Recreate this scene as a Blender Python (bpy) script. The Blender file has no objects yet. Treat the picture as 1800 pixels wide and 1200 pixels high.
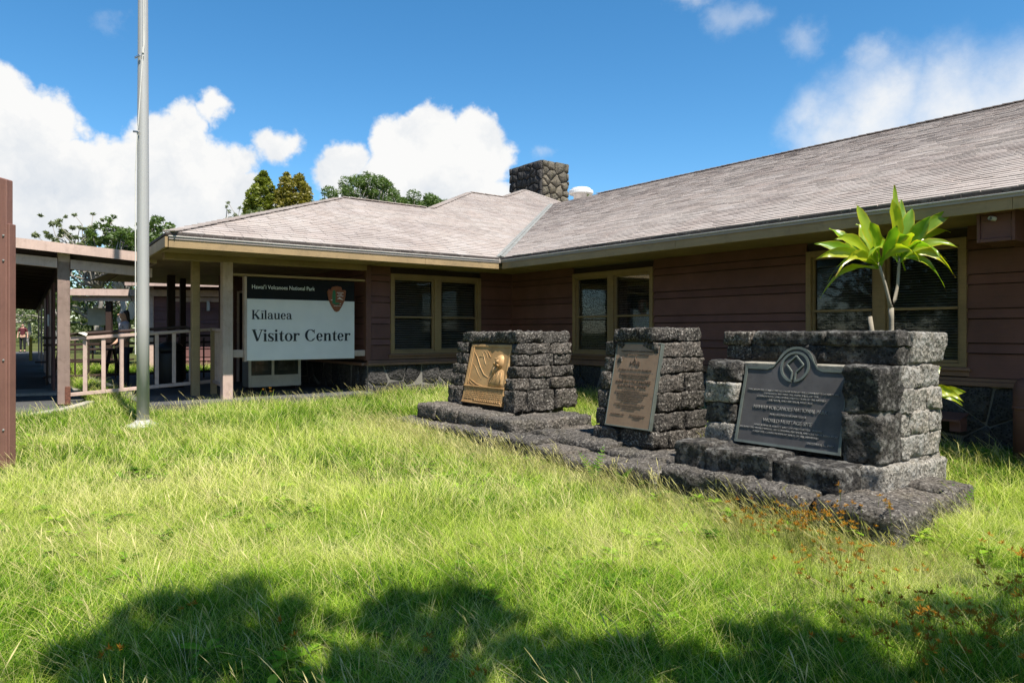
import bpy, bmesh, math, random
import numpy as np
from mathutils import Vector, Matrix, noise as mnoise

C = bpy.context.scene.collection
R = math.radians

# ------------------------------------------------------------------ camera
cam_d = bpy.data.cameras.new('camera'); cam = bpy.data.objects.new('camera', cam_d); C.objects.link(cam)
cam.location = (0, 0, 1.2); cam.rotation_euler = (R(90), 0, 0)
cam_d.sensor_width = 36; cam_d.lens = 25.2; cam_d.shift_y = -0.0094
cam_d.clip_start = 0.05; cam_d.clip_end = 3000
bpy.context.scene.camera = cam

# ------------------------------------------------------------------ light
SUN_EL = 61.0
SDIR = Vector((0.575, -0.82, 0)).normalized() * math.cos(R(SUN_EL)) + Vector((0, 0, math.sin(R(SUN_EL))))
sun_d = bpy.data.lights.new('sun', 'SUN'); sun_d.energy = 5.0; sun_d.angle = R(0.53); sun_d.color = (1.0, 0.95, 0.86)
sun = bpy.data.objects.new('sun', sun_d); C.objects.link(sun)
sun.rotation_euler = SDIR.to_track_quat('Z', 'Y').to_euler(); sun.location = (6, -8, 20)
vs = bpy.context.scene.view_settings
vs.view_transform = 'Standard'; vs.look = 'None'; vs.gamma = 1.0; vs.use_curve_mapping = False
vs.exposure = 0.90
scn = bpy.context.scene; scn.cycles.use_denoising = True; scn.cycles.denoising_prefilter = 'NONE'; scn.cycles.denoising_input_passes = 'RGB_ALBEDO_NORMAL'; scn.render.filter_size = 1.15
scn.cycles.max_bounces = 6; scn.cycles.diffuse_bounces = 3; scn.cycles.glossy_bounces = 3; scn.cycles.transmission_bounces = 4; scn.cycles.transparent_max_bounces = 8; scn.cycles.sample_clamp_indirect = 4.0

# ------------------------------------------------------------------ world: sky and clouds
W = bpy.data.worlds.new('World'); bpy.context.scene.world = W; W.use_nodes = True
nt = W.node_tree; nt.nodes.clear()
def wn(t, **kw):
    n = nt.nodes.new(t)
    for k, v in kw.items(): setattr(n, k, v)
    return n
def wl(a, b): nt.links.new(a, b)
def wmath(op, a, b=None, clamp=False):
    n = wn('ShaderNodeMath', operation=op); n.use_clamp = clamp
    for i, v in enumerate((a, b)):
        if v is None: continue
        if isinstance(v, (int, float)): n.inputs[i].default_value = v
        else: wl(v, n.inputs[i])
    return n.outputs[0]
sky = wn('ShaderNodeTexSky', sky_type='NISHITA'); sky.sun_disc = False
sky.sun_elevation = R(SUN_EL); sky.sun_rotation = math.atan2(SDIR.x, SDIR.y)
sky.air_density = 1.0; sky.dust_density = 0.35; sky.ozone_density = 3.0; sky.altitude = 1200
hs = wn('ShaderNodeHueSaturation'); hs.inputs['Hue'].default_value = 0.492; hs.inputs['Saturation'].default_value = 1.27; hs.inputs['Value'].default_value = 1.06
wl(sky.outputs[0], hs.inputs['Color'])
bg_sky = wn('ShaderNodeBackground'); bg_sky.inputs[1].default_value = 0.095
wl(hs.outputs[0], bg_sky.inputs[0])
tc = wn('ShaderNodeTexCoord'); D0 = tc.outputs['Generated']
def wnoise(scale, detail, rough, vec):
    n = wn('ShaderNodeTexNoise'); n.inputs['Scale'].default_value = scale; n.inputs['Detail'].default_value = detail
    n.inputs['Roughness'].default_value = rough; wl(vec, n.inputs['Vector']); return n
def wvec(op, a, b):
    n = wn('ShaderNodeVectorMath', operation=op)
    for i, v in enumerate((a, b)):
        if isinstance(v, tuple): n.inputs[i].default_value = v
        else: wl(v, n.inputs[i])
    return n
n1 = wnoise(9.0, 7.0, 0.56, D0)
off = wvec('SUBTRACT', n1.outputs['Color'], (0.5, 0.5, 0.5))
offs = wvec('MULTIPLY', off.outputs[0], (0.075, 0.075, 0.075))
n1b = wnoise(34.0, 5.0, 0.6, D0)
offb = wvec('SUBTRACT', n1b.outputs['Color'], (0.5, 0.5, 0.5))
offbs = wvec('MULTIPLY', offb.outputs[0], (0.035, 0.035, 0.035))
Dw = wvec('ADD', wvec('ADD', D0, offs.outputs[0]).outputs[0], offbs.outputs[0]).outputs[0]
def dirv(az, el):   # azimuth from +Y towards +X, elevation (degrees)
    return (math.sin(R(az)) * math.cos(R(el)), math.cos(R(az)) * math.cos(R(el)), math.sin(R(el)))
# cumulus heaps standing round the horizon: (azimuth, elevation, angular radius)
HEAPS = [(-37.3, 13.6, 3.9), (-35.2, 13.9, 3.1), (-33.4, 13.5, 2.6), (-32.7, 11.8, 2.0), (-34.3, 9.4, 4.9), (-36.7, 7.4, 5.0), (-30.3, 11.0, 2.7), (-30.8, 13.6, 0.7), (-28.7, 11.9, 1.6), (-26.6, 13.7, 1.6), (-24.7, 14.6, 1.7), (-22.9, 15.8, 1.3), (-24.0, 10.4, 4.2), (-26.9, 9.4, 4.4), (-20.9, 12.5, 1.6), (-18.4, 13.6, 1.4), (-17.4, 13.9, 0.9), (-20.9, 9.8, 2.4), (-13.4, 12.7, 1.8), (-14.5, 11.8, 1.7), (-13.4, 8.9, 2.6), (-9.0, 14.1, 2.8), (-6.3, 14.9, 3.0), (-3.4, 15.0, 2.9), (-2.0, 13.5, 2.1), (-9.9, 11.2, 2.8), (-5.4, 10.6, 4.6), (2.5, 14.0, 0.3), (-1.5, 10.7, 1.7), (-24.3, 6.7, 3.5), (-17.6, 7.0, 2.9),
         (-47, 10, 9), (-54, 8, 8), (-62, 11, 8), (-75, 7, 9), (-90, 9, 8), (-115, 8, 10), (-140, 9, 8), (-165, 10, 9), (160, 8, 9),
         (130, 10, 8), (105, 7, 8), (85, 9, 8), (66, 8, 7)]
fld = None
for az, el, rad in HEAPS:
    dn = wvec('DISTANCE', Dw, dirv(az, el)).outputs['Value']
    f = wmath('SUBTRACT', rad * math.pi / 180, dn)
    fld = f if fld is None else wmath('MAXIMUM', fld, f)
mr = wn('ShaderNodeMapRange'); mr.interpolation_type = 'SMOOTHSTEP'
wl(fld, mr.inputs[0]); mr.inputs[1].default_value = -0.004; mr.inputs[2].default_value = 0.010
heap = mr.outputs[0]
# soft streaky cloud, on the right and elsewhere
WISPS = [(24.7, 14.1, 4.5, 0.85), (27.6, 15.1, 5.3, 0.95), (31.8, 15.4, 5.6, 1.0), (35.5, 14.9, 6.2, 1.0), (22.4, 13.3, 2.7, 0.6), (26.2, 18.2, 2.1, 0.5), (14.5, 23.9, 1.9, 0.55), (17.2, 21.9, 2.1, 0.36), (22.0, 20.1, 2.2, 0.42), (30.4, 18.5, 1.5, 0.35), (32.4, 17.6, 1.9, 0.35), (-29.7, 19.8, 1.3, 0.2), (2.5, 14.0, 1.3, 0.6), (-6.3, 11.3, 5.2, 0.5), (46, 20, 9, .8), (-30, 25.5, 1.4, .16), (2.0, 14.6, 0.9, .55), (100, 28, 12, .7), (-120, 30, 12, .6), (180, 34, 14, .6)]
n2 = wnoise(5.0, 8.0, 0.62, D0)
o2 = wvec('MULTIPLY', wvec('SUBTRACT', n2.outputs['Color'], (0.5, 0.5, 0.5)).outputs[0], (0.17, 0.17, 0.17))
Dw2 = wvec('ADD', D0, o2.outputs[0]).outputs[0]
wsp = None
for az, el, rad, amt in WISPS:
    dn = wvec('DISTANCE', Dw2, dirv(az, el)).outputs['Value']
    m2 = wn('ShaderNodeMapRange'); m2.interpolation_type = 'SMOOTHSTEP'; wl(dn, m2.inputs[0])
    m2.inputs[1].default_value = rad * math.pi / 180; m2.inputs[2].default_value = rad * 0.12 * math.pi / 180
    m2.inputs[3].default_value = 0.0; m2.inputs[4].default_value = amt * 0.95
    f = m2.outputs[0]
    wsp = f if wsp is None else wmath('MAXIMUM', wsp, f)
n3 = wnoise(11.0, 7.0, 0.6, D0)
wsp = wmath('MULTIPLY', wsp, wmath('ADD', wmath('MULTIPLY', n3.outputs['Fac'], 1.5), 0.10), clamp=True)
mask = wmath('MAXIMUM', heap, wsp)
# cloud tone: bright tops, slightly greyer and bluer bellies
sepz = wn('ShaderNodeSeparateXYZ'); wl(D0, sepz.inputs[0])
n4 = wnoise(7.0, 7.0, 0.6, Dw)
tone = wmath('ADD', wmath('MULTIPLY', sepz.outputs[2], 1.5), wmath('MULTIPLY', n4.outputs['Fac'], 2.1))
rampc = wn('ShaderNodeValToRGB'); wl(wmath('SUBTRACT', tone, 0.80, clamp=True), rampc.inputs[0])
rampc.color_ramp.elements[0].position = 0.05; rampc.color_ramp.elements[0].color = (0.37, 0.405, 0.45, 1)
rampc.color_ramp.elements[1].position = 0.62; rampc.color_ramp.elements[1].color = (0.545, 0.545, 0.54, 1)
bg_cl = wn('ShaderNodeBackground'); wl(rampc.outputs[0], bg_cl.inputs[0]); bg_cl.inputs[1].default_value = 0.95
mixw = wn('ShaderNodeMixShader'); wl(mask, mixw.inputs[0]); wl(bg_sky.outputs[0], mixw.inputs[1]); wl(bg_cl.outputs[0], mixw.inputs[2])
wo = wn('ShaderNodeOutputWorld'); wl(mixw.outputs[0], wo.inputs[0])
W.cycles.sampling_method = 'MANUAL'; W.cycles.sample_map_resolution = 512

# ------------------------------------------------------------------ frames
DA = Vector((0.6065, -0.7951, 0)); DV = Vector((0.7951, 0.6065, 0)); O = Vector((0, 15.7, 0))
BROT = math.atan2(DA.y, DA.x)
def wpt(a, y, z=0.0):                      # building frame -> world
    return O + DA * a + DV * y + Vector((0, 0, z))
def ground_z(x, y):
    yy = min(max(y, -6.0), 14.0)
    z = -0.443 - 0.0073 * min(max(x, -8), 8) + 0.031 * yy + 0.018 * mnoise.noise((x * 0.35, y * 0.35, 3.1)) * (1 if y < 14 else .3)
    t = (x + 7.57) * .8275 + (y - 12.1) * .5615; s = -(x + 7.57) * .5615 + (y - 12.1) * .8275
    if -5.2 < t < .35 and s > -1.5: z = min(z, -.16)
    a = x * .6065 - (y - 15.7) * .7951; b = x * .7951 + (y - 15.7) * .6065
    z -= .11 * math.exp(-((b + 4.75) / 1.15) ** 2 - ((a - 6.0) / 4.2) ** 2)
    return z

# ------------------------------------------------------------------ object helpers
def props(o, label=None, cat=None, group=None, kind=None):
    if label: o['label'] = label
    if cat: o['category'] = cat
    if group: o['group'] = group
    if kind: o['kind'] = kind
    return o
def thing(name, label, cat, loc=(0, 0, 0), rz=0.0, group=None):
    o = bpy.data.objects.new(name, None); C.objects.link(o)
    o.location = loc; o.rotation_euler = (0, 0, rz); o.empty_display_size = 0.2
    return props(o, label, cat, group)
def link(name, me, m=None, parent=None, kind=None):
    if m is not None:
        me.materials.clear()
        for x in (m if isinstance(m, (list, tuple)) else [m]): me.materials.append(x)
    o = bpy.data.objects.new(name, me); C.objects.link(o)
    if parent is not None: o.parent = parent
    if kind: o['kind'] = kind
    return o
class MB:
    def __init__(s): s.v = []; s.f = []; s.mi = []
    def add(s, v, f, mi=0):
        n = len(s.v); s.v += [tuple(p) for p in v]; s.f += [tuple(i + n for i in q) for q in f]; s.mi += [mi] * len(f)
    def box(s, x0, x1, y0, y1, z0, z1, c=0.0, M=None, mi=0):
        if c <= 0:
            v = [(x, y, z) for z in (z0, z1) for y in (y0, y1) for x in (x0, x1)]
            f = [(0, 2, 3, 1), (4, 5, 7, 6), (0, 1, 5, 4), (2, 6, 7, 3), (0, 4, 6, 2), (1, 3, 7, 5)]
        else:
            c = min(c, (x1 - x0) * .45, (y1 - y0) * .45, (z1 - z0) * .45)
            v, f = chamfer_box(x0, x1, y0, y1, z0, z1, c)
        if M is not None: v = [M @ Vector(p) for p in v]
        s.add(v, f, mi)
    def beam(s, p, q, w, h, c=0.003, up=(0, 0, 1), mi=0):
        p, q = Vector(p), Vector(q); d = q - p; L = d.length; d = d / L; up = Vector(up)
        sx = d.cross(up).normalized(); sz = sx.cross(d)
        M = Matrix(((sx.x, d.x, sz.x, p.x), (sx.y, d.y, sz.y, p.y), (sx.z, d.z, sz.z, p.z), (0, 0, 0, 1)))
        s.box(-w / 2, w / 2, 0, L, -h / 2, h / 2, c, M, mi)
    def tube(s, pts, rad, n=8, cap=True, mi=0):
        pts = [Vector(p) for p in pts]; rings = []
        rr = rad if isinstance(rad, (list, tuple)) else [rad] * len(pts)
        ref = Vector((0.13, 0.31, 0.94))
        v = []
        for i, p in enumerate(pts):
            d = (pts[min(i + 1, len(pts) - 1)] - pts[max(i - 1, 0)]).normalized()
            r = ref if abs(d.dot(ref)) < 0.95 else Vector((1, 0, 0))
            a = d.cross(r).normalized(); b = d.cross(a)
            for k in range(n):
                t = 2 * math.pi * k / n
                v.append(p + (a * math.cos(t) + b * math.sin(t)) * rr[i])
        f = []
        for i in range(len(pts) - 1):
            for k in range(n):
                f.append((i * n + k, i * n + (k + 1) % n, (i + 1) * n + (k + 1) % n, (i + 1) * n + k))
        if cap:
            f.append(tuple(range(n))); f.append(tuple(len(v) - n + k for k in reversed(range(n))))
        s.add(v, f, mi)
    def lathe(s, prof, n=24, M=None, mi=0):
        v = []; f = []
        for r, z in prof:
            for k in range(n):
                t = 2 * math.pi * k / n; v.append((r * math.cos(t), r * math.sin(t), z))
        for i in range(len(prof) - 1):
            for k in range(n):
                f.append((i * n + k, i * n + (k + 1) % n, (i + 1) * n + (k + 1) % n, (i + 1) * n + k))
        f.append(tuple(reversed(range(n)))); f.append(tuple(len(v) - n + k for k in range(n)))
        if M is not None: v = [M @ Vector(p) for p in v]
        s.add(v, f, mi)
    def prism(s, poly, z0, z1, M=None, mi=0):       # poly: 2D points, extruded along z
        n = len(poly)
        v = [(x, y, z0) for x, y in poly] + [(x, y, z1) for x, y in poly]
        f = [tuple(reversed(range(n))), tuple(range(n, 2 * n))] + [(i, (i + 1) % n, n + (i + 1) % n, n + i) for i in range(n)]
        if M is not None: v = [M @ Vector(p) for p in v]
        s.add(v, f, mi)
    def mesh(s, name='m', smooth=False, fix=True):
        me = bpy.data.meshes.new(name); me.from_pydata(s.v, [], s.f)
        if any(s.mi): me.polygons.foreach_set('material_index', s.mi)
        if fix:
            bm = bmesh.new(); bm.from_mesh(me); bmesh.ops.recalc_face_normals(bm, faces=bm.faces); bm.to_mesh(me); bm.free()
        if smooth: me.polygons.foreach_set('use_smooth', [True] * len(me.polygons))
        me.update(); return me
    def obj(s, name, m, parent=None, smooth=False, kind=None):
        return link(name, s.mesh(name, smooth), m, parent, kind)
def chamfer_box(x0, x1, y0, y1, z0, z1, c):
    X = (x0, x1); Y = (y0, y1); Z = (z0, z1); v = []; idx = {}
    for i in (0, 1):
        for j in (0, 1):
            for k in (0, 1):
                sx, sy, sz = (1 - 2 * i), (1 - 2 * j), (1 - 2 * k)
                x, y, z = X[i], Y[j], Z[k]
                idx[i, j, k, 0] = len(v); v.append((x, y + sy * c, z + sz * c))
                idx[i, j, k, 1] = len(v); v.append((x + sx * c, y, z + sz * c))
                idx[i, j, k, 2] = len(v); v.append((x + sx * c, y + sy * c, z))
    f = []
    for i in (0, 1): f.append(tuple(idx[i, j, k, 0] for j, k in ((0, 0), (1, 0), (1, 1), (0, 1))))
    for j in (0, 1): f.append(tuple(idx[i, j, k, 1] for i, k in ((0, 0), (1, 0), (1, 1), (0, 1))))
    for k in (0, 1): f.append(tuple(idx[i, j, k, 2] for i, j in ((0, 0), (1, 0), (1, 1), (0, 1))))
    for i in (0, 1):
        for j in (0, 1): f.append((idx[i, j, 0, 0], idx[i, j, 1, 0], idx[i, j, 1, 1], idx[i, j, 0, 1]))
        for k in (0, 1): f.append((idx[i, 0, k, 0], idx[i, 1, k, 0], idx[i, 1, k, 2], idx[i, 0, k, 2]))
    for j in (0, 1):
        for k in (0, 1): f.append((idx[0, j, k, 1], idx[1, j, k, 1], idx[1, j, k, 2], idx[0, j, k, 2]))
    for i in (0, 1):
        for j in (0, 1):
            for k in (0, 1): f.append((idx[i, j, k, 0], idx[i, j, k, 1], idx[i, j, k, 2]))
    return v, f
def np_mesh(name, v, q):                    # v (n,3), q (m,k) equal-size faces
    me = bpy.data.meshes.new(name); k = q.shape[1]
    me.vertices.add(len(v)); me.vertices.foreach_set('co', np.asarray(v, np.float32).ravel())
    me.loops.add(q.size); me.loops.foreach_set('vertex_index', q.astype(np.int32).ravel())
    me.polygons.add(len(q)); me.polygons.foreach_set('loop_start', np.arange(0, q.size, k, dtype=np.int32))
    me.update(calc_edges=True); me.validate(); return me

# ------------------------------------------------------------------ materials
class Mat:
    def __init__(s, name):
        s.m = bpy.data.materials.new(name); s.m.use_nodes = True; s.t = s.m.node_tree; s.t.nodes.clear()
        s.out = s.n('ShaderNodeOutputMaterial')
    def n(s, t, **kw):
        x = s.t.nodes.new(t)
        for k, v in kw.items():
            if k.startswith('i_'): x.inputs[k[2:].replace('_', ' ')].default_value = v
            else: setattr(x, k, v)
        return x
    def l(s, a, b): s.t.links.new(a, b)
    def coord(s, kind='Object', scale=(1, 1, 1)):
        t = s.n('ShaderNodeTexCoord'); mp = s.n('ShaderNodeMapping'); mp.inputs['Scale'].default_value = scale
        s.l(t.outputs[kind], mp.inputs[0]); return mp.outputs[0]
    def noise(s, vec, scale, detail=5, rough=.55):
        x = s.n('ShaderNodeTexNoise'); s.l(vec, x.inputs['Vector']); x.inputs['Scale'].default_value = scale
        x.inputs['Detail'].default_value = detail; x.inputs['Roughness'].default_value = rough; return x.outputs['Fac']
    def ramp(s, fac, stops):
        x = s.n('ShaderNodeValToRGB'); s.l(fac, x.inputs[0]); cr = x.color_ramp
        while len(cr.elements) < len(stops): cr.elements.new(.5)
        for e, (p, c) in zip(cr.elements, stops):
            e.position = p; e.color = (*c, 1) if len(c) == 3 else c
        return x.outputs[0]
    def mix(s, fac, a, b, mode='MIX'):
        x = s.n('ShaderNodeMix', data_type='RGBA', blend_type=mode)
        for sock, v in ((x.inputs[0], fac), (x.inputs[6], a), (x.inputs[7], b)):
            if isinstance(v, (int, float)): sock.default_value = v
            elif isinstance(v, tuple): sock.default_value = (*v, 1) if len(v) == 3 else v
            else: s.l(v, sock)
        return x.outputs[2]
    def math(s, op, a, b=0.0, clamp=False):
        x = s.n('ShaderNodeMath', operation=op); x.use_clamp = clamp
        for i, v in enumerate((a, b)):
            if isinstance(v, (int, float)): x.inputs[i].default_value = v
            else: s.l(v, x.inputs[i])
        return x.outputs[0]
    def bump(s, h, strength=.5, dist=.01, normal=None):
        x = s.n('ShaderNodeBump'); x.inputs['Strength'].default_value = strength; x.inputs['Distance'].default_value = dist
        s.l(h, x.inputs['Height'])
        if normal is not None: s.l(normal, x.inputs['Normal'])
        return x.outputs[0]
    def bsdf(s, col, rough=.8, normal=None, metal=0.0, spec=.3):
        b = s.n('ShaderNodeBsdfPrincipled')
        for k, v in (('Base Color', col), ('Roughness', rough), ('Metallic', metal)):
            if isinstance(v, (int, float)): b.inputs[k].default_value = v
            elif isinstance(v, tuple): b.inputs[k].default_value = (*v, 1)
            else: s.l(v, b.inputs[k])
        b.inputs['Specular IOR Level'].default_value = spec
        if normal is not None: s.l(normal, b.inputs['Normal'])
        s.l(b.outputs[0], s.out.inputs[0]); return b

def obj_random(M):
    return M.n('ShaderNodeObjectInfo').outputs['Random']
def paint_mat(name, col, rough=.6, var=.18, grain=(3, 3, 40), bump=.25, dirt=.35, dirtcol=(.05, .045, .04)):
    M = Mat(name); v = M.coord('Object'); g = M.coord('Object', grain)
    n1 = M.noise(v, 1.7, 6); n2 = M.noise(g, 2.0, 5, .6); n3 = M.noise(v, 9, 6, .65)
    c = M.mix(1.0, tuple(col), M.ramp(n1, [(.3, (1 - var,) * 3), (.7, (1 + var,) * 3)]), 'MULTIPLY')
    c = M.mix(M.math('MULTIPLY', M.math('SUBTRACT', n2, .45, True), .9), c, tuple(x * .55 for x in col))
    d = M.math('MULTIPLY', M.math('SUBTRACT', n3, .52, True), dirt * 4, True)
    c = M.mix(d, c, dirtcol)
    c = M.mix(1.0, c, M.ramp(obj_random(M), [(0, (.88, .88, .88)), (1, (1.1, 1.1, 1.1))]), 'MULTIPLY')
    M.bsdf(c, rough, M.bump(M.math('ADD', n2, M.math('MULTIPLY', n3, .5)), bump, .006)); return M.m
def plain_mat(name, col, rough=.5, metal=0.0, spec=.4, var=.1, scale=6):
    M = Mat(name); v = M.coord('Object'); n = M.noise(v, scale, 5)
    c = M.mix(1.0, tuple(col), M.ramp(n, [(.3, (1 - var,) * 3), (.7, (1 + var,) * 3)]), 'MULTIPLY')
    M.bsdf(c, rough, M.bump(n, .06, .004), metal, spec); return M.m
def lava_mat(name, dark=(.030, .029, .030), mid=(.085, .080, .078), fleck=(.36, .345, .33), fl=.58, moss=.0, mortar=0.0):
    M = Mat(name); v = M.coord('Object')
    rnd = obj_random(M)
    offs = M.n('ShaderNodeVectorMath', operation='ADD'); M.l(v, offs.inputs[0])
    cx = M.n('ShaderNodeCombineXYZ'); M.l(M.math('MULTIPLY', rnd, 37.0), cx.inputs[0]); M.l(M.math('MULTIPLY', rnd, 11.0), cx.inputs[1]); M.l(cx.outputs[0], offs.inputs[1])
    p = offs.outputs[0]
    big = M.noise(p, 3.2, 6, .6); med = M.noise(p, 14, 7, .65); fine = M.noise(p, 40, 6, .72)
    vo = M.n('ShaderNodeTexVoronoi'); vo.inputs['Scale'].default_value = 32; M.l(p, vo.inputs['Vector'])
    vo2 = M.n('ShaderNodeTexVoronoi'); vo2.inputs['Scale'].default_value = 22; M.l(p, vo2.inputs['Vector'])
    base = M.mix(M.ramp(med, [(.35, (0, 0, 0)), (.68, (1, 1, 1))]), dark, mid)
    base = M.mix(1.0, base, M.ramp(rnd, [(0, (.75, .75, .76)), (.5, (1, 1, 1)), (1, (1.35, 1.3, 1.25))]), 'MULTIPLY')
    f = M.math('MULTIPLY', M.ramp(fine, [(fl - .04, (0, 0, 0)), (fl + .08, (1, 1, 1))]), M.ramp(big, [(.3, (.25,) * 3), (.7, (1, 1, 1))]))
    c = M.mix(f, base, fleck)
    pits = M.ramp(vo.outputs['Distance'], [(.10, (.12,) * 3), (.42, (1.1, 1.1, 1.1))])
    c = M.mix(1.0, c, pits, 'MULTIPLY')
    if moss > 0:
        g = M.math('MULTIPLY', M.ramp(M.noise(p, 5, 5), [(.5, (0, 0, 0)), (.7, (1, 1, 1))]), moss)
        c = M.mix(g, c, (.10, .085, .03))
    if mortar > 0:
        g = M.math('MULTIPLY', M.ramp(M.noise(p, 7.5, 6, .7), [(.50, (0, 0, 0)), (.60, (1, 1, 1))]), mortar)
        c = M.mix(g, c, (.30, .285, .26))
    h = M.math('ADD', M.math('MULTIPLY', med, 1.2), M.math('ADD', M.math('MULTIPLY', fine, .8), M.math('MULTIPLY', vo2.outputs['Distance'], .9)))
    M.bsdf(c, .92, M.bump(h, 1.0, .022), 0, .25); return M.m
lava = lava_mat('lava_rock', (.025, .022, .019), (.088, .076, .065), (.43, .395, .345), .565)
lava_grey = lava_mat('lava_rock_worn', (.040, .036, .031), (.112, .098, .085), (.39, .36, .315), .57, .15)
lava_mortared = lava_mat('lava_rock_mortar_smeared', (.10, .09, .078), (.25, .228, .195), (.50, .46, .40), .53, .2, .9)
lava_smooth = lava_mat('lava_rock_dark_block', (.018, .017, .0155), (.058, .052, .046), (.26, .24, .215), .62, .08, .38)
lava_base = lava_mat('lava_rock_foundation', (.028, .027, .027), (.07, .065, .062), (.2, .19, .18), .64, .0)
lava_sunlit = lava_mat('lava_rock_chimney_sunlit', (.05, .045, .038), (.15, .13, .10), (.33, .29, .22), .55, .35)
mortar = paint_mat('grey_mortar', (.17, .158, .14), .9, .25, (20, 20, 20), .5, .5)
mortar_dark = paint_mat('dark_mortar', (.06, .057, .053), .95, .3, (30, 30, 30), .8, .5, (.02, .02, .02))
siding = paint_mat('brown_siding_paint', (.145, .064, .050), .62, .2, (1.2, 1.2, 45), .3, .25)
siding_far = paint_mat('brown_siding_paint_weathered', (.16, .075, .07), .7, .2, (1.2, 1.2, 45), .3, .25)
soffit_m = paint_mat('soffit_paint', (.31, .21, .125), .7, .2, (2, 2, 2), .15, .3)
tan_trim = paint_mat('tan_trim_paint', (.33, .23, .12), .6, .15, (2, 2, 30), .2, .35)
win_trim = paint_mat('window_trim_paint', (.27, .175, .085), .6, .15, (2, 2, 30), .2, .3)
post_paint = paint_mat('pinkish_post_paint', (.50, .365, .305), .7, .16, (14, 14, 1.2), .25, .4, (.12, .07, .05))
brown_post = paint_mat('red_brown_post_paint', (.20, .098, .075), .6, .14, (16, 16, 1.0), .5, .3, (.10, .05, .04))
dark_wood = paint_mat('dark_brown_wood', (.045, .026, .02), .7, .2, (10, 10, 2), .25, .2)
belt_m = paint_mat('belt_trim_paint', (.20, .11, .075), .6, .15, (2, 2, 20), .2, .35)
white_metal = plain_mat('white_flashing', (.46, .43, .39), .45, 0, .4, .15)
galv = plain_mat('galvanised_flashing', (.20, .20, .185), .85, .0, .4, .3, 9)
vent_m = plain_mat('white_vent_metal', (.72, .72, .70), .4, .1)
steel = plain_mat('vent_steel', (.55, .55, .55), .25, .95)
concrete = paint_mat('pale_concrete', (.36, .33, .29), .9, .2, (8, 8, 8), .3, .6, (.12, .11, .09))
asphalt = paint_mat('dark_asphalt_floor', (.075, .074, .074), .9, .2, (30, 30, 30), .4, .3)
white_panel_m = plain_mat('sign_white_panel', (.68, .635, .615), .4, 0, .4, .05, 3)
black_panel_m = plain_mat('sign_black_panel', (.010, .010, .011), .6, 0, .12, .2, 3)
letter_black = plain_mat('letter_black', (.016, .016, .017), .5)
letter_white = plain_mat('letter_white', (.78, .78, .76), .5)
arrow_brown = plain_mat('emblem_brown', (.23, .075, .035), .6, 0, .3, .2, 20)
arrow_green = plain_mat('emblem_green', (.03, .13, .055), .6)
cream = plain_mat('cream_paint', (.62, .58, .48), .5)
black_rubber = plain_mat('black_plastic', (.012, .012, .013), .5)
rope_m = plain_mat('pale_rope', (.62, .6, .55), .9)
yellow_paint = plain_mat('yellow_paint', (.60, .40, .05), .5)
room_dark = plain_mat('dim_room', (.22, .17, .13), .9)
blind_m = plain_mat('blind_slats', (.42, .38, .32), .6)
blind_dark = plain_mat('blind_slats_dark', (.46, .38, .29), .6)

def alu_mat():
    M = Mat('brushed_aluminium_pole'); v = M.coord('Object', (60, 60, .6)); n = M.noise(v, 1, 5, .6); n2 = M.noise(M.coord('Object'), 2.5, 5)
    c = M.mix(n, (.36, .355, .335), (.50, .495, .475)); c = M.mix(M.math('MULTIPLY', n2, .3), c, (.33, .30, .26))
    M.bsdf(c, .5, M.bump(n, .1, .001), .25, .5); return M.m
alu = alu_mat()
def glass_mat():
    M = Mat('window_glass')
    fr = M.n('ShaderNodeFresnel'); fr.inputs['IOR'].default_value = 1.5
    tr = M.n('ShaderNodeBsdfTransparent'); tr.inputs[0].default_value = (.72, .73, .72, 1)
    gl = M.n('ShaderNodeBsdfGlossy'); gl.inputs['Roughness'].default_value = .03; gl.inputs[0].default_value = (.9, .92, .95, 1)
    n = M.noise(M.coord('Object'), 2.5, 2); M.l(M.bump(n, .04, .02), gl.inputs['Normal'])
    mx = M.n('ShaderNodeMixShader'); M.l(M.math('MULTIPLY', fr.outputs[0], .6), mx.inputs[0]); M.l(tr.outputs[0], mx.inputs[1]); M.l(gl.outputs[0], mx.inputs[2])
    M.l(mx.outputs[0], M.out.inputs[0]); return M.m
glass = glass_mat()
def shingle_mat():
    M = Mat('weathered_shingle'); v = M.coord('Object')
    geo = M.n('ShaderNodeNewGeometry'); ri = geo.outputs['Random Per Island']
    n1 = M.noise(v, .55, 6, .6); n2 = M.noise(v, 5, 6, .65); n3 = M.noise(v, 150, 3, .7); n4 = M.noise(v, 1.6, 5)
    c = M.ramp(ri, [(0, (.33, .285, .255)), (.35, (.355, .31, .278)), (.7, (.37, .325, .295)), (1, (.39, .347, .32))])
    c = M.mix(M.ramp(n4, [(.42, (0, 0, 0)), (.7, (.45,) * 3)]), c, (.33, .255, .22))
    c = M.mix(M.ramp(n1, [(.48, (0, 0, 0)), (.72, (.45,) * 3)]), c, (.19, .155, .145))
    c = M.mix(M.ramp(n2, [(.52, (0, 0, 0)), (.75, (.22,) * 3)]), c, (.17, .14, .13))
    c = M.mix(1.0, c, M.ramp(n3, [(.3, (.72,) * 3), (.7, (1.22,) * 3)]), 'MULTIPLY')
    M.bsdf(c, .95, M.bump(n3, .5, .003), 0, .15); return M.m
shingle_m = shingle_mat()
shingle_edge = paint_mat('dark_shingle_edge', (.075, .06, .055), .95, .4, (30, 30, 30), .8, .8, (.25, .22, .2))
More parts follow.
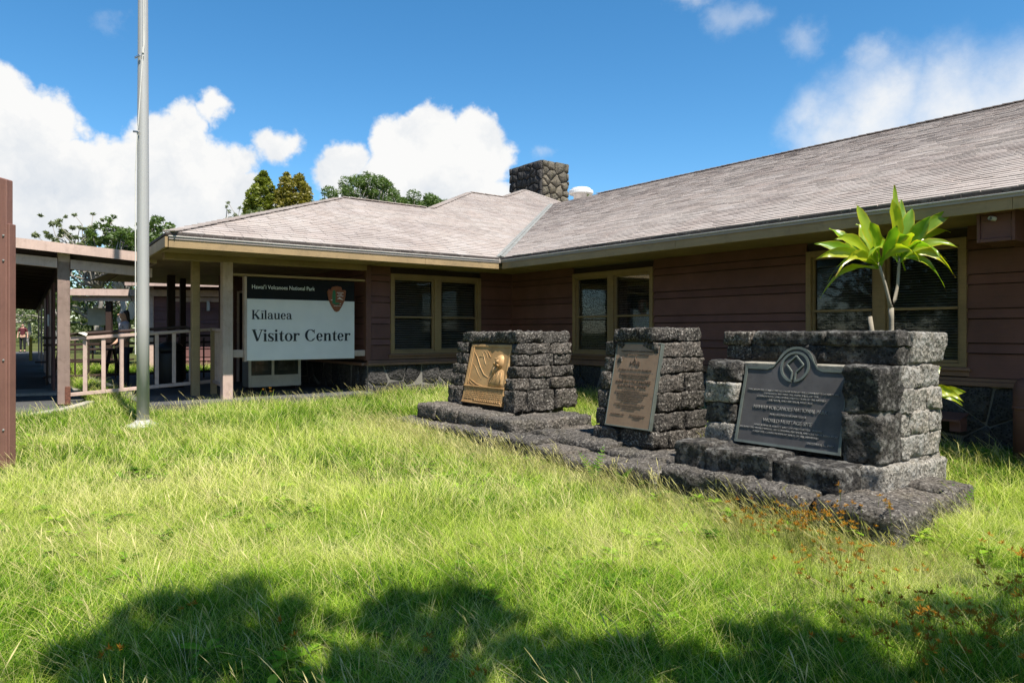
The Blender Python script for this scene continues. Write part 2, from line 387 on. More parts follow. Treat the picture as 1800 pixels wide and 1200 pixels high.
def bronze_mat(name, base, hi, dark, rough=.42, metal=.75):
    M = Mat(name); v = M.coord('Object'); n1 = M.noise(v, 4.5, 6, .6); n2 = M.noise(v, 18, 6, .65)
    c = M.mix(M.ramp(n1, [(.3, (0, 0, 0)), (.72, (1, 1, 1))]), base, hi)
    c = M.mix(M.ramp(n2, [(.5, (0, 0, 0)), (.8, (.8,) * 3)]), c, dark)
    M.bsdf(c, M.ramp(n1, [(.3, (rough + .12,) * 3), (.7, (rough - .05,) * 3)]), M.bump(n2, .12, .004), metal, .5); return M.m
bronze_dark = bronze_mat('dark_bronze', (.052, .047, .047), (.10, .092, .088), (.03, .03, .03), .5, .2)
bronze_edge = bronze_mat('green_bronze_edge', (.10, .115, .10), (.17, .185, .16), (.06, .065, .058), .5, .4)
bronze_brown = bronze_mat('brown_bronze', (.25, .165, .105), (.33, .225, .145), (.16, .105, .07), .5, .45)
bronze_gold = bronze_mat('golden_bronze', (.40, .225, .09), (.53, .345, .16), (.20, .125, .065), .55, .25)
bronze_brown_dark = bronze_mat('brown_bronze_letter', (.10, .066, .046), (.14, .095, .065), (.06, .045, .03), .5, .4)
letter_bronze = bronze_mat('raised_letter_bronze', (.20, .19, .178), (.28, .27, .25), (.12, .115, .105), .45, .3)

def leaf_mat(name, a, b, trans=.4, edge=None, patch=.8):
    M = Mat(name); v = M.coord('Object')
    geo = M.n('ShaderNodeNewGeometry'); ri = geo.outputs['Random Per Island']
    n = M.noise(v, patch, 4)
    c = M.mix(M.math('ADD', M.math('MULTIPLY', ri, .6), M.math('MULTIPLY', M.math('SUBTRACT', n, .3), 1.0), True), tuple(a), tuple(b))
    d = M.n('ShaderNodeBsdfDiffuse'); t = M.n('ShaderNodeBsdfTranslucent'); g = M.n('ShaderNodeBsdfGlossy'); g.inputs['Roughness'].default_value = .45
    M.l(c, d.inputs[0]); M.l(M.mix(1.0, c, (1.1, 1.25, .6), 'MULTIPLY'), t.inputs[0]); g.inputs[0].default_value = (.6, .6, .6, 1)
    m1 = M.n('ShaderNodeMixShader'); m1.inputs[0].default_value = trans; M.l(d.outputs[0], m1.inputs[1]); M.l(t.outputs[0], m1.inputs[2])
    m2 = M.n('ShaderNodeMixShader'); m2.inputs[0].default_value = .05; M.l(m1.outputs[0], m2.inputs[1]); M.l(g.outputs[0], m2.inputs[2])
    M.l(m2.outputs[0], M.out.inputs[0]); return M.m
leaf_green = leaf_mat('tree_leaves', (.045, .085, .018), (.13, .19, .04), .35)
leaf_dark = leaf_mat('tree_leaves_dark', (.022, .045, .012), (.06, .10, .022), .3)
leaf_grey = leaf_mat('tree_leaves_silvery', (.09, .12, .045), (.22, .24, .11), .35)
conifer_m = leaf_mat('conifer_foliage', (.09, .12, .016), (.27, .29, .028), .3)
conifer_y = leaf_mat('conifer_foliage_yellow', (.12, .11, .015), (.30, .25, .035), .3)
bark = paint_mat('pale_bark', (.30, .27, .235), .9, .3, (12, 12, 2), .6, .5, (.1, .08, .06))
bark_dark = paint_mat('dark_bark', (.12, .09, .07), .9, .3, (12, 12, 2), .6, .5)
ti_bark = paint_mat('ti_stem_bark', (.30, .26, .20), .85, .3, (10, 10, 40), .5, .5, (.12, .1, .07))
def ti_mat():
    M = Mat('ti_leaf'); at = M.n('ShaderNodeAttribute', attribute_name='edge'); al = M.n('ShaderNodeAttribute', attribute_name='along')
    rnd = obj_random(M); n = M.noise(M.coord('Object'), 9, 5, .6)
    c = M.mix(M.ramp(rnd, [(.2, (0, 0, 0)), (.9, (1, 1, 1))]), (.20, .36, .02), (.46, .50, .025))
    e = M.math('ADD', M.math('MULTIPLY', at.outputs['Fac'], .75), M.math('MULTIPLY', M.math('SUBTRACT', n, .5), .9), True)
    c = M.mix(M.ramp(e, [(.45, (0, 0, 0)), (.9, (1, 1, 1))]), c, (.62, .48, .03))
    tip = M.math('ADD', M.math('SUBTRACT', al.outputs['Fac'], .98), M.math('MULTIPLY', M.math('SUBTRACT', n, .45), .55), True)
    c = M.mix(M.ramp(tip, [(.02, (0, 0, 0)), (.09, (1, 1, 1))]), c, (.25, .14, .05))
    st = M.noise(M.coord('Generated', (1, 1, 1)), 4, 2)
    d = M.n('ShaderNodeBsdfDiffuse'); t = M.n('ShaderNodeBsdfTranslucent'); g = M.n('ShaderNodeBsdfGlossy'); g.inputs['Roughness'].default_value = .3
    M.l(c, d.inputs[0]); M.l(M.mix(1.0, c, (1.15, 1.3, .5), 'MULTIPLY'), t.inputs[0]); g.inputs[0].default_value = (.8, .8, .8, 1)
    m1 = M.n('ShaderNodeMixShader'); m1.inputs[0].default_value = .55; M.l(d.outputs[0], m1.inputs[1]); M.l(t.outputs[0], m1.inputs[2])
    m2 = M.n('ShaderNodeMixShader'); m2.inputs[0].default_value = .035; M.l(m1.outputs[0], m2.inputs[1]); M.l(g.outputs[0], m2.inputs[2])
    M.l(m2.outputs[0], M.out.inputs[0]); return M.m
ti_leaf_m = ti_mat()

def grass_mat(name, stops, trans=.34, patch=True):
    M = Mat(name); at = M.n('ShaderNodeAttribute', attribute_name='tint'); rnd = obj_random(M)
    geo = M.n('ShaderNodeNewGeometry'); pos = geo.outputs['Position']
    f = M.math('ADD', M.math('MULTIPLY', at.outputs['Fac'], .66), M.math('MULTIPLY', M.math('SUBTRACT', rnd, .35), .34))
    if patch:
        n = M.noise(pos, .55, 5, .6); f = M.math('ADD', f, M.math('MULTIPLY', M.math('SUBTRACT', n, .45), 1.15), True)
    c = M.ramp(f, stops)
    d = M.n('ShaderNodeBsdfDiffuse'); t = M.n('ShaderNodeBsdfTranslucent')
    M.l(c, d.inputs[0]); M.l(M.mix(1.0, c, (1.05, 1.2, .6), 'MULTIPLY'), t.inputs[0])
    m1 = M.n('ShaderNodeMixShader'); m1.inputs[0].default_value = trans; M.l(d.outputs[0], m1.inputs[1]); M.l(t.outputs[0], m1.inputs[2])
    M.l(m1.outputs[0], M.out.inputs[0]); return M.m
grass_m = grass_mat('grass_blades', [(0, (.035, .09, .010)), (.14, (.085, .19, .016)), (.32, (.19, .35, .024)), (.54, (.37, .50, .05)), (.76, (.54, .58, .13)), (1, (.70, .64, .30))])
stem_m = grass_mat('dry_grass_stems', [(0, (.38, .36, .13)), (.5, (.58, .51, .25)), (1, (.68, .58, .36))], .25, False)
sedge_m = grass_mat('orange_sedge_heads', [(0, (.14, .20, .03)), (.3, (.30, .19, .03)), (.6, (.36, .17, .02)), (1, (.20, .085, .02))], .3, False)
def ground_mat():
    M = Mat('lawn_soil'); geo = M.n('ShaderNodeNewGeometry'); pos = geo.outputs['Position']
    n = M.noise(pos, .6, 6, .6); n2 = M.noise(pos, 22, 5, .7)
    c = M.mix(M.ramp(n, [(.35, (0, 0, 0)), (.7, (1, 1, 1))]), (.055, .075, .018), (.12, .12, .04))
    c = M.mix(M.ramp(n2, [(.4, (0, 0, 0)), (.75, (.7,) * 3)]), c, (.06, .06, .025))
    M.bsdf(c, .95, M.bump(n2, .8, .03), 0, .1); return M.m
ground_m = ground_mat()
skin_m = plain_mat('skin', (.50, .30, .21), .55); hair_m = plain_mat('dark_hair', (.02, .013, .01), .5)
# ------------------------------------------------------------------ lettering (meshes made while the scene is still small)
def text_mesh(txt, size=1.0, depth=.004, bold=0.0, spacing=1.0, align='CENTER'):
    cu = bpy.data.curves.new('lettering', 'FONT'); cu.body = txt; cu.size = size; cu.extrude = depth / 2; cu.align_x = align
    cu.resolution_u = 2; cu.space_character = spacing; cu.offset = bold
    o = bpy.data.objects.new('lettering', cu); C.objects.link(o); bpy.context.view_layer.update()
    me = bpy.data.meshes.new_from_object(o.evaluated_get(bpy.context.evaluated_depsgraph_get()))
    bpy.data.objects.remove(o); bpy.data.curves.remove(cu); return me
def fit_text(txt, x0, x1, y0, cap, z0, depth, bold=0.0):
    """lettering whose outline spans x0..x1, standing on y0 with capitals of height cap, base at z0"""
    me = text_mesh(txt, 1.0, depth, bold); n = len(me.vertices); co = np.empty(n * 3, np.float32); me.vertices.foreach_get('co', co); co = co.reshape(-1, 3)
    a, b = co[:, 0].min(), co[:, 0].max()
    co[:, 0] = x0 + (co[:, 0] - a) / (b - a) * (x1 - x0); co[:, 1] = y0 + co[:, 1] / .73 * cap; co[:, 2] += z0 + depth / 2
    me.vertices.foreach_set('co', co.ravel()); me.update(); return me

def rect(x0, x1, y0, y1): return [[(x0, y0), (x1, y0), (x1, y1), (x0, y1)]]
def ring(cx, cy, rx, ry, tk, tn, a0=0, a1=360, n=28):
    out = []; P = []
    for i in range(n + 1):
        t = R(a0 + (a1 - a0) * i / n)
        P.append(((cx + rx * math.cos(t), cy + ry * math.sin(t)), (cx + (rx - tk) * math.cos(t), cy + (ry - tn) * math.sin(t))))
    for i in range(n): out.append([P[i][0], P[i + 1][0], P[i + 1][1], P[i][1]])
    return out
def ribbon(pts, ws):
    out = []; n = len(pts); L = []
    for i, (x, y) in enumerate(pts):
        x0, y0 = pts[max(i - 1, 0)]; x1, y1 = pts[min(i + 1, n - 1)]; d = math.hypot(x1 - x0, y1 - y0)
        nx, ny = -(y1 - y0) / d, (x1 - x0) / d; w = ws[i] / 2; L.append(((x + nx * w, y + ny * w), (x - nx * w, y - ny * w)))
    for i in range(n - 1): out.append([L[i][0], L[i][1], L[i + 1][1], L[i + 1][0]])
    return out
def disc(cx, cy, r): return [[(cx + r * math.cos(2 * math.pi * k / 14), cy + r * math.sin(2 * math.pi * k / 14)) for k in range(14)]]
GLYPH = {
    'K': (rect(5, 19, 2, 65) + rect(0, 24, 0, 3) + rect(0, 24, 64, 67) + ribbon([(18, 27), (52, 65)], [5, 5]) + ribbon([(26, 38), (55, 2)], [14, 15]) + rect(41, 70, 0, 3) + rect(40, 64, 64, 67), 70),
    'I': (rect(4, 17, 2, 46) + rect(0, 22, 0, 3) + [[(0, 42), (5, 42), (17, 46), (0, 46)]] + rect(-1, 22, 55, 61), 23),
    'i': (rect(4, 17, 2, 46) + rect(0, 22, 0, 3) + [[(0, 42), (5, 42), (17, 46), (0, 46)]] + disc(10.5, 60, 7.3), 23),
    'l': (rect(4, 17, 2, 67) + rect(0, 22, 0, 3) + [[(0, 63), (5, 63), (17, 67), (0, 67)]], 23),
    'a': (ring(16, 13, 14, 13.5, 11, 4, 60, 300) + ribbon([(16, 25), (30, 29)], [4, 4]) + ribbon([(14, 1), (24, 4), (31, 9)], [4, 5, 5]) + rect(28, 40, 6, 34) + ribbon([(34, 33), (31, 41), (22, 45), (12, 44), (7, 38)], [12, 9, 5, 5, 6]) + disc(9.5, 36, 5.8) + ribbon([(34, 8), (37, 3), (42, 2), (47, 6)], [12, 8, 4, 3]), 48),
    'u': (rect(5, 17, 10, 46) + rect(0, 8, 43, 46) + ribbon([(11, 12), (13, 5), (20, 2.5), (28, 5), (36, 11)], [12, 10, 6, 5, 5]) + rect(34, 46, 2, 46) + rect(28, 36, 43, 46) + rect(44, 52, 0, 3), 53),
    'e': (ring(21, 23, 20.5, 24, 12.5, 4, 8, 325) + rect(10, 37, 22, 26), 43),
    'V': (ribbon([(11, 66), (33, 2)], [15, 13]) + ribbon([(34, 4), (57, 66)], [6, 5]) + rect(0, 27, 64, 67) + rect(44, 68, 64, 67), 64),
    's': (ribbon([(32, 34), (28, 42), (19, 45), (9, 43), (6, 35), (11, 27), (20, 22), (29, 16), (31, 9), (26, 3), (17, 1.5), (7, 4), (3, 14)], [3, 4, 4.5, 7, 11, 13, 13, 12, 11, 7, 4.5, 4, 3]) + rect(30, 33, 33, 46) + rect(2, 5, 0, 15), 37),
    't': (rect(8, 21, 8, 46) + [[(8, 45), (21, 45), (21, 60), (18, 60)]] + rect(1, 31, 42, 46) + ribbon([(14.5, 10), (17, 4), (24, 2.5), (32, 8)], [13, 11, 6, 3]), 33),
    'o': (ring(24, 23, 23.5, 24, 13, 4), 48),
    'r': (rect(5, 18, 2, 46) + rect(0, 24, 0, 3) + rect(0, 8, 43, 46) + ribbon([(17, 32), (23, 42), (32, 44)], [4, 6, 5]) + disc(35, 39.5, 6.4), 42),
    'C': (ring(35, 33.5, 34, 35, 15, 4, 38, 322) + rect(58, 61.5, 44, 68) + ribbon([(60, 14), (63, 20)], [4, 3]), 69),
    'n': (rect(5, 18, 2, 46) + rect(0, 23, 0, 3) + rect(0, 8, 43, 46) + ribbon([(17, 33), (23, 41), (32, 44), (39, 40), (40, 32)], [4, 5, 7, 11, 13]) + rect(33.5, 46.5, 2, 34) + rect(29, 52, 0, 3), 53),
    ' ': ([], 26),
}
def serif_word(word, x0, x1, y0, cap, z0, depth):
    polys = []; x = 0
    for ch in word:
        ps, adv = GLYPH[ch]; polys += [[(px + x, py) for px, py in p] for p in ps]; x += adv + 2
    x -= 2; k = (x1 - x0) / x; m = MB()
    for i, p in enumerate(polys):
        ar = sum(p[j][0] * p[(j + 1) % len(p)][1] - p[(j + 1) % len(p)][0] * p[j][1] for j in range(len(p)))
        if ar < 0: p = p[::-1]
        m.prism([(x0 + a * k, y0 + b / 67 * cap) for a, b in p], z0, z0 + depth + (i % 7) * 0.00012)
    return m.mesh('lettering')
UNESCO_LINES = [("THROUGH THE COLLECTIVE RECOGNITION OF THE COMMUNITY OF NATIONS", .06, .97, .512, .017), ("EXPRESSED WITHIN THE PRINCIPLES OF THE", .24, .79, .482, .017),
    ("CONVENTION CONCERNING PROTECTION OF THE WORLD", .17, .86, .452, .017), ("CULTURAL AND NATURAL HERITAGE", .29, .74, .420, .017),
    ("HAWAII VOLCANOES NATIONAL PARK", .15, .89, .340, .036), ("HAS BEEN DESIGNATED A", .335, .70, .287, .018), ("WORLD HERITAGE SITE", .27, .76, .220, .036),
    ("AND JOINS A SELECT LIST OF PROTECTED AREAS", .18, .86, .178, .017), ("AROUND THE WORLD WHOSE OUTSTANDING NATURAL AND CULTURAL RESOURCES", .03, 1.01, .146, .017),
    ("FORM THE COMMON INHERITANCE OF ALL MANKIND", .18, .84, .114, .017), ("DECEMBER 11, 1987", .74, .985, .062, .019)]
MAB_LINES = [("United Nations Educational, Scientific", .09, .60, .885, .017), ("and Cultural Organization", .16, .53, .845, .017), ("MAB", .255, .41, .720, .055),
    ("Program on Man and the Biosphere", .09, .60, .665, .019), ("By decision of the Bureau of the International", .12, .58, .620, .011), ("Coordinating Council of the Program on Man", .12, .58, .597, .011),
    ("and the Biosphere, duly authorized", .17, .53, .574, .011), ("HAWAII VOLCANOES", .075, .615, .515, .036), ("NATIONAL PARK", .115, .565, .462, .036),
    ("is recognized as part of", .20, .47, .430, .011), ("the international network of Biosphere Reserves.", .08, .61, .404, .011), ("This network of protected samples of", .12, .56, .378, .011),
    ("the world's major ecosystem types", .13, .55, .352, .011), ("is devoted to conservation of nature", .14, .53, .326, .011), ("and scientific research", .20, .47, .300, .011),
    ("It provides a standard against which the effect", .10, .58, .262, .011), ("of man's impact on his environment", .14, .53, .236, .011), ("can be measured.", .23, .44, .210, .011),
    ("10 NOVEMBER 1980", .065, .28, .135, .013), ("Director-General", .37, .60, .140, .012), ("UNESCO", .43, .54, .115, .011)]
unesco_text = [(t, fit_text(t, a, b, y, c, .003, .006, .012 if c < .03 else 0)) for t, a, b, y, c in UNESCO_LINES]
mab_text = [(t, fit_text(t, a, b, y, c, .003, .005, .012 if c < .03 else 0)) for t, a, b, y, c in MAB_LINES]
sign_small = fit_text("Hawai\u02bbi Volcanoes National Park", .085, 1.20, 1.235, .072, .004, .003, .0)
arrow_text = [fit_text(t, a, b, y, .017, .026, .002, .01) for t, a, b, y in (("NATIONAL", .185, .315, .345), ("PARK", .215, .285, .315), ("SERVICE", .19, .31, .285))]
arrow_dept = fit_text("Department of the Interior", .13, .27, .105, .012, .026, .002, .01)
rng = random.Random(5); nrng = np.random.default_rng(7)
# ------------------------------------------------------------------ ground
def build_ground():
    def axis(lim0, lim1, n0, n1, step):
        core = list(np.arange(lim0, lim1 + 1e-6, step))
        lo = [lim0 - (math.exp(k * .34) - 1) * 2.2 for k in range(n0, 0, -1)]; hi = [lim1 + (math.exp(k * .34) - 1) * 2.2 for k in range(1, n1 + 1)]
        return lo + core + hi
    xs = axis(-14, 9, 17, 17, .4); ys = axis(-2, 20, 17, 17, .4)
    v = [(x, y, ground_z(x, y) if abs(y) < 60 and abs(x) < 60 else ground_z(max(min(x, 60), -60), max(min(y, 60), -60)) - .0) for y in ys for x in xs]
    n = len(xs); f = [(j * n + i, j * n + i + 1, (j + 1) * n + i + 1, (j + 1) * n + i) for j in range(len(ys) - 1) for i in range(n - 1)]
    m = MB(); m.add(v, f); o = m.obj('ground', ground_m, None, True); props(o, 'long lawn sloping gently up to the brown building', 'ground', kind='structure')
build_ground()

# ------------------------------------------------------------------ visitor centre building
OV = 1.18; ZE = 2.65; SL = 0.365; COS = 1 / math.sqrt(1 + SL * SL); SIN = SL * COS
B = thing('visitor_center_building', 'long low brown wooden building with pinkish shingle roof and stone base', 'building', O, BROT)
cam_b = Vector((12.48, -9.52, 1.2))        # camera in the building frame
def RZ(d): return ZE + SL * d               # roof height at horizontal distance d inside the eave
RW = 9.05; ZR = RZ(RW)
C1 = (1.18, -7.17); CB = (-8.20, -6.65)
# roof deck (thin solid under the shingles)
deck = MB()
def deckpoly(pts):
    n = len(pts); v = [(x, y, z - .012) for x, y, z in pts] + [(x, y, z - .10) for x, y, z in pts]
    deck.add(v, [tuple(range(n)), tuple(reversed(range(n, 2 * n)))] + [(i, n + i, n + (i + 1) % n, (i + 1) % n) for i in range(n)])
AE = 21.0
R1 = [(OV, -OV, ZE), (AE, -OV, ZE), (AE, 7.87, ZR), (-7.87, 7.87, ZR)]
L1 = [(OV, -7.17, ZE), (OV, -OV, ZE), (-7.87, 7.87, ZR), (-7.87, 4.2, ZR), (-3.62, .1, RZ(4.8)), (-3.62, -2.37, RZ(4.8))]
L2 = [(CB[0], CB[1], ZE), (C1[0], C1[1], ZE), (-3.62, -2.37, RZ(4.8))]
L3 = [(CB[0], CB[1], ZE), (-3.62, -2.37, RZ(4.8)), (-3.62, .1, RZ(4.8)), (-8.4, -1.2, ZE)]
L4 = [(-3.62, .1, RZ(4.8)), (-7.87, 4.2, ZR), (-16.9, -1.2, ZE), (-8.4, -1.2, ZE)]
R2 = [(-7.87, 7.87, ZR), (AE, 7.87, ZR), (AE, 16.9, ZE), (-16.9, 16.9, ZE)]
L5 = [(-7.87, 4.2, ZR), (-7.87, 7.87, ZR), (-16.9, 16.9, ZE), (-16.9, -1.2, ZE)]
for p in (R1, L1, L2, L3, L4, R2, L5): deckpoly(p)
PK = (-11.18, 9.19, RZ(OV + 11.18)); PKL = (-7.87, 5.6, ZR); PKR = (-7.87, 9.0, ZR)     # higher hip behind, in plane with the left wing's slope
for p in ([PKL, PKR, PK], [PKL, PK, (-13.5, 5.0, 5.2)], [PKR, (-9.5, 13.5, 5.2), PK], [PK, (-9.5, 13.5, 5.2), (-14.5, 13.5, 5.2), (-13.5, 5.0, 5.2)]): deckpoly(p)
deck.obj('roof', shingle_m, B)

def shingle_pieces(poly, es, et, nn, e=0.142, wmin=.22, wmax=.36, zoff=0.0, seed=1):
    """shingle slabs over a planar slope; returns list of (8 corner points)"""
    r = random.Random(seed); P0 = Vector(poly[0]); es, et, nn = Vector(es), Vector(et), Vector(nn); q = [((Vector(p) - P0).dot(es), (Vector(p) - P0).dot(et)) for p in poly]
    tmin = min(t for s, t in q); tmax = max(t for s, t in q); out = []; n = len(q)
    def span(t):
        xs = []
        for i in range(n):
            (s0, t0), (s1, t1) = q[i], q[(i + 1) % n]
            if abs(t1 - t0) < 1e-6:
                if abs(t - t0) < 1e-4: xs += [s0, s1]
                continue
            k = (t - t0) / (t1 - t0)
            if -1e-6 <= k <= 1 + 1e-6: xs.append(s0 + (s1 - s0) * k)
        return (min(xs), max(xs)) if xs else None
    t = tmin; row = 0
    while t < tmax - .03:
        ta, tb = t + 1e-4, min(t + e, tmax - 1e-4)
        a, b = span(ta), span(tb)
        if a and b:
            lo, hi = min(a[0], b[0]), max(a[1], b[1]); s = lo - r.uniform(0, wmax)
            while s < hi:
                w = r.uniform(wmin, wmax); s2 = s + w; g = .004
                c = [max(s + g, a[0]), min(s2 - g, a[1]), min(s2 - g, b[1]), max(s + g, b[0])]
                s = s2
                if c[1] - c[0] < .02 and c[2] - c[3] < .02: continue
                if c[1] < c[0]: c[0] = c[1] = (c[0] + c[1]) / 2
                if c[2] < c[3]: c[2] = c[3] = (c[2] + c[3]) / 2
                lift = .0095 + r.uniform(-.002, .004); dr = r.uniform(-.007, .007); tb2 = tb + .002
                top = [P0 + es * c[0] + et * (ta + dr) + nn * lift, P0 + es * c[1] + et * (ta + dr) + nn * (lift + r.uniform(-.002, .002)), P0 + es * c[2] + et * tb2 + nn * .002, P0 + es * c[3] + et * tb2 + nn * .002]
                bot = [P0 + es * c[k] + et * ((ta + dr) if k < 2 else tb2) - nn * .011 for k in range(4)]
                out.append((bot, top))
        t += e; row += 1
    return out
SF = [(0, 3, 2, 1), (4, 5, 6, 7), (0, 1, 5, 4), (1, 2, 6, 5), (2, 3, 7, 6), (3, 0, 4, 7)]
pieces = shingle_pieces(R1, (1, 0, 0), (0, COS, SIN), (0, -SIN, COS), e=.126, wmin=.24, wmax=.42, seed=3)
pieces += shingle_pieces(L1, (0, 1, 0), (-COS, 0, SIN), (SIN, 0, COS), e=.152, wmin=.26, wmax=.40, seed=4)
pieces += shingle_pieces([PKL, PKR, PK], (0, 1, 0), (-COS, 0, SIN), (SIN, 0, COS), e=.152, seed=5)
def shown(bt):
    c = (bt[0][0] + bt[0][2]) / 2; w = wpt(c.x, c.y, c.z)
    return 0 if w.y < 1 or abs(w.x) > .735 * w.y or (w.z - 1.2) / w.y > .46 else (bt[1][1] - bt[1][0]).length / (c - cam_b).length ** 1.5
order = sorted(range(len(pieces)), key=lambda i: -shown(pieces[i])); single = set(order[:300])
st = MB()
for i, (bo, to) in enumerate(pieces):
    if i in single:
        m = MB(); m.add(bo + to, SF[:2] + SF[3:]); m.add([], []); m.f.append((0, 1, 5, 4)); m.mi.append(1); link('shingle', m.mesh('shingle', fix=False), [shingle_m, shingle_edge], B)
    else:
        k0 = len(st.v); st.add(bo + to, SF[:2] + SF[3:]); st.f.append((k0, k0 + 1, k0 + 5, k0 + 4)); st.mi.append(1)
props(link('shingles', st.mesh('shingles', fix=False), [shingle_m, shingle_edge], B), kind='stuff')
# hip / ridge caps
cap = MB()
def caps(p, q, w=.20, e=.19):
    p, q = Vector(p), Vector(q); L = (q - p).length; d = (q - p) / L; k = int(L / e)
    for i in range(k):
        a = p + d * (i * e); cap.beam(a + Vector((0, 0, .018)), a + d * (e * 1.12) + Vector((0, 0, .006)), w * rng.uniform(.9, 1.1), .022, .004)
caps((OV, -7.17, ZE), (-3.62, -2.37, RZ(4.8))); caps((-3.62, -2.37, RZ(4.8)), (-3.62, .1, RZ(4.8))); caps((-3.62, .1, RZ(4.8)), (-7.87, 4.2, ZR))
caps((-7.87, 4.2, ZR), PKL); caps((-5.4, 7.87, ZR), (AE, 7.87, ZR)); caps(PKL, PK); caps(PKR, PK)
cap.obj('ridge_cap', shingle_m, B)
vf = MB(); vf.beam((OV + .02, -OV - .02, ZE + .022), (-7.7, 7.7, ZR + .022 - .06), .17, .012, .002, up=(0, 0, 1)); vf.beam((OV + .02, -OV - .02, ZE + .036), (-7.7, 7.7, ZR - .024), .03, .02, .002)
vf.obj('valley_flashing', galv, B)
# eaves: starter strip, drip edge, fascia, soffit
def eave(p, q, nrm, s0=0.0, s1=0.0):
    p, q, nrm = Vector(p), Vector(q), Vector(nrm); d = (q - p).normalized(); p = p + d * s0; q = q + d * s1
    m = MB(); L = (q - p).length; x = 0
    while x < L:
        e = min(x + rng.uniform(.25, .45), L); m.beam(p + d * x + nrm * -.02 + Vector((0, 0, -.024)), p + d * (e - .003) + nrm * -.02 + Vector((0, 0, -.024)), .05 + rng.uniform(0, .012), .042 + rng.uniform(-.005, .004), .004); x = e
    m.obj('shingle_edge', shingle_edge, B)
    m = MB(); m.beam(p + nrm * .004 + Vector((0, 0, -.056)), q + nrm * .004 + Vector((0, 0, -.056)), .02, .016, .002); m.obj('drip_edge', white_metal, B)
    m = MB(); x = 0
    while x < L:
        e = min(x + 4.3, L); m.beam(p + d * x + nrm * -.033 + Vector((0, 0, -.145)), p + d * (e - .002) + nrm * -.033 + Vector((0, 0, -.145)), .04, .155, .004); x = e
    m.obj('fascia', tan_trim, B)
eave((OV, -OV, ZE), (AE, -OV, ZE), (0, -1, 0), 0.03, 0)
eave((OV, -7.17, ZE), (OV, -OV, ZE), (1, 0, 0), 0, -.03)
dS = Vector((CB[0] - C1[0], CB[1] - C1[1], 0)).normalized()
eave((CB[0], CB[1], ZE), (C1[0], C1[1], ZE), (dS.y, -dS.x, 0), 0, 0)
ZS = 2.46
def soffit_panels(p0, du, dv, lu, lv, step):
    k = int(math.ceil(lu / step))
    for i in range(k):
        a = i * step; b = min(lu, a + step) - .008
        m = MB(); P = [Vector(p0) + Vector(du) * x + Vector(dv) * y for x, y in ((a, 0), (b, 0), (b, lv), (a, lv))]
        m.add([(x.x, x.y, ZS) for x in P] + [(x.x, x.y, ZS + .02) for x in P], SF); m.obj('soffit_panel', soffit_m, B)
soffit_panels((OV + .05, -OV + .06, 0), (1, 0, 0), (0, 1, 0), AE - OV, OV - .02, 2.4)
soffit_panels((OV - .06, -OV - .02, 0), (0, -1, 0), (-1, 0, 0), 2.22, OV, 1.1)
m = MB(); m.box(.02, OV - .06, -OV - .01, .02, ZS, ZS + .02); m.obj('soffit_panel', soffit_m, B)
# porch ceiling: boards running away from the front eave
y = -3.47
while y > -6.95:
    y2 = max(y - .61, -7.08); m = MB(); m.box(-7.9, OV - .06, y2 + .006, y, ZS, ZS + .02); m.obj('porch_ceiling_board', soffit_m, B); y = y2

# ---- walls: dark backing, lapped boards in wide and narrow courses
ZB = .655
LAYOUT = []
z = ZB; wide = True
while z < 2.42:
    h = .285 if wide else .122; LAYOUT.append((z, min(z + h, 2.458))); z += h; wide = not wide
WIN_R = [(2.02, 4.08), (6.93, 8.98)]; WIN_L = [(.86, 2.98)]; WZ0, WZ1 = .745, 2.33
def siding_run(segs, frame, wins, s_end):
    """frame(s, out, z) -> point; s along the wall"""
    for z0, z1 in LAYOUT:
        cuts = [(0.0, s_end)]
        if z1 > WZ0 + .02 and z0 < WZ1 - .01:
            cuts = []; s = 0.0
            for a, b in wins: cuts.append((s, a)); s = b
            cuts.append((s, s_end))
        for a, b in cuts:
            if b - a < .05: continue
            x = a
            while x < b - .05:
                x2 = min(b, x + rng.uniform(3.2, 5.2)); x2 = b if b - x2 < .8 else x2
                j = rng.uniform(-.003, .003)
                o0, o1 = .044 + rng.uniform(-.003, .004), .014
                pts = [frame(x + .001, 0, z0 + .011), frame(x2 - .001, 0, z0 + .011), frame(x2 - .001, 0, z1), frame(x + .001, 0, z1),
                       frame(x + .001, o0, z0 + .011 + j), frame(x2 - .001, o0, z0 + .011 + j), frame(x2 - .001, o1, z1 - .001), frame(x + .001, o1, z1 - .001)]
                m = MB(); m.add(pts, SF); m.obj('siding_board', siding, B); x = x2
fr_R = lambda s, o, z: (s, -o, z)
fr_L = lambda s, o, z: (o, -s, z)
fr_P = lambda s, o, z: (-s, -3.45 - o, z)
siding_run(None, fr_R, WIN_R, 16.0); siding_run(None, fr_L, WIN_L, 3.45); siding_run(None, fr_P, [], 4.2)
m = MB(); x = 0.0
def wallbox(frame, wins, s_end, m):
    s = 0.0
    spans = []
    for a, b in wins: spans.append((s, a, .0, 2.44)); spans.append((a, b, .0, WZ0)); spans.append((a, b, WZ1, 2.44)); s = b
    spans.append((s, s_end, 0, 2.44))
    for a, b, z0, z1 in spans:
        p = [frame(a, -.005, z0 - .3 * (z0 == 0)), frame(b, -.005, z0 - .3 * (z0 == 0)), frame(b, -.005, z1), frame(a, -.005, z1)]
        q = [frame(a, -.13, z0 - .3 * (z0 == 0)), frame(b, -.13, z0 - .3 * (z0 == 0)), frame(b, -.13, z1), frame(a, -.13, z1)]
        m.add(p + q, SF)
wallbox(fr_R, WIN_R, 16, m); wallbox(fr_L, WIN_L, 3.45, m); wallbox(fr_P, [], 4.2, m); m.obj('wall', dark_wood, B)
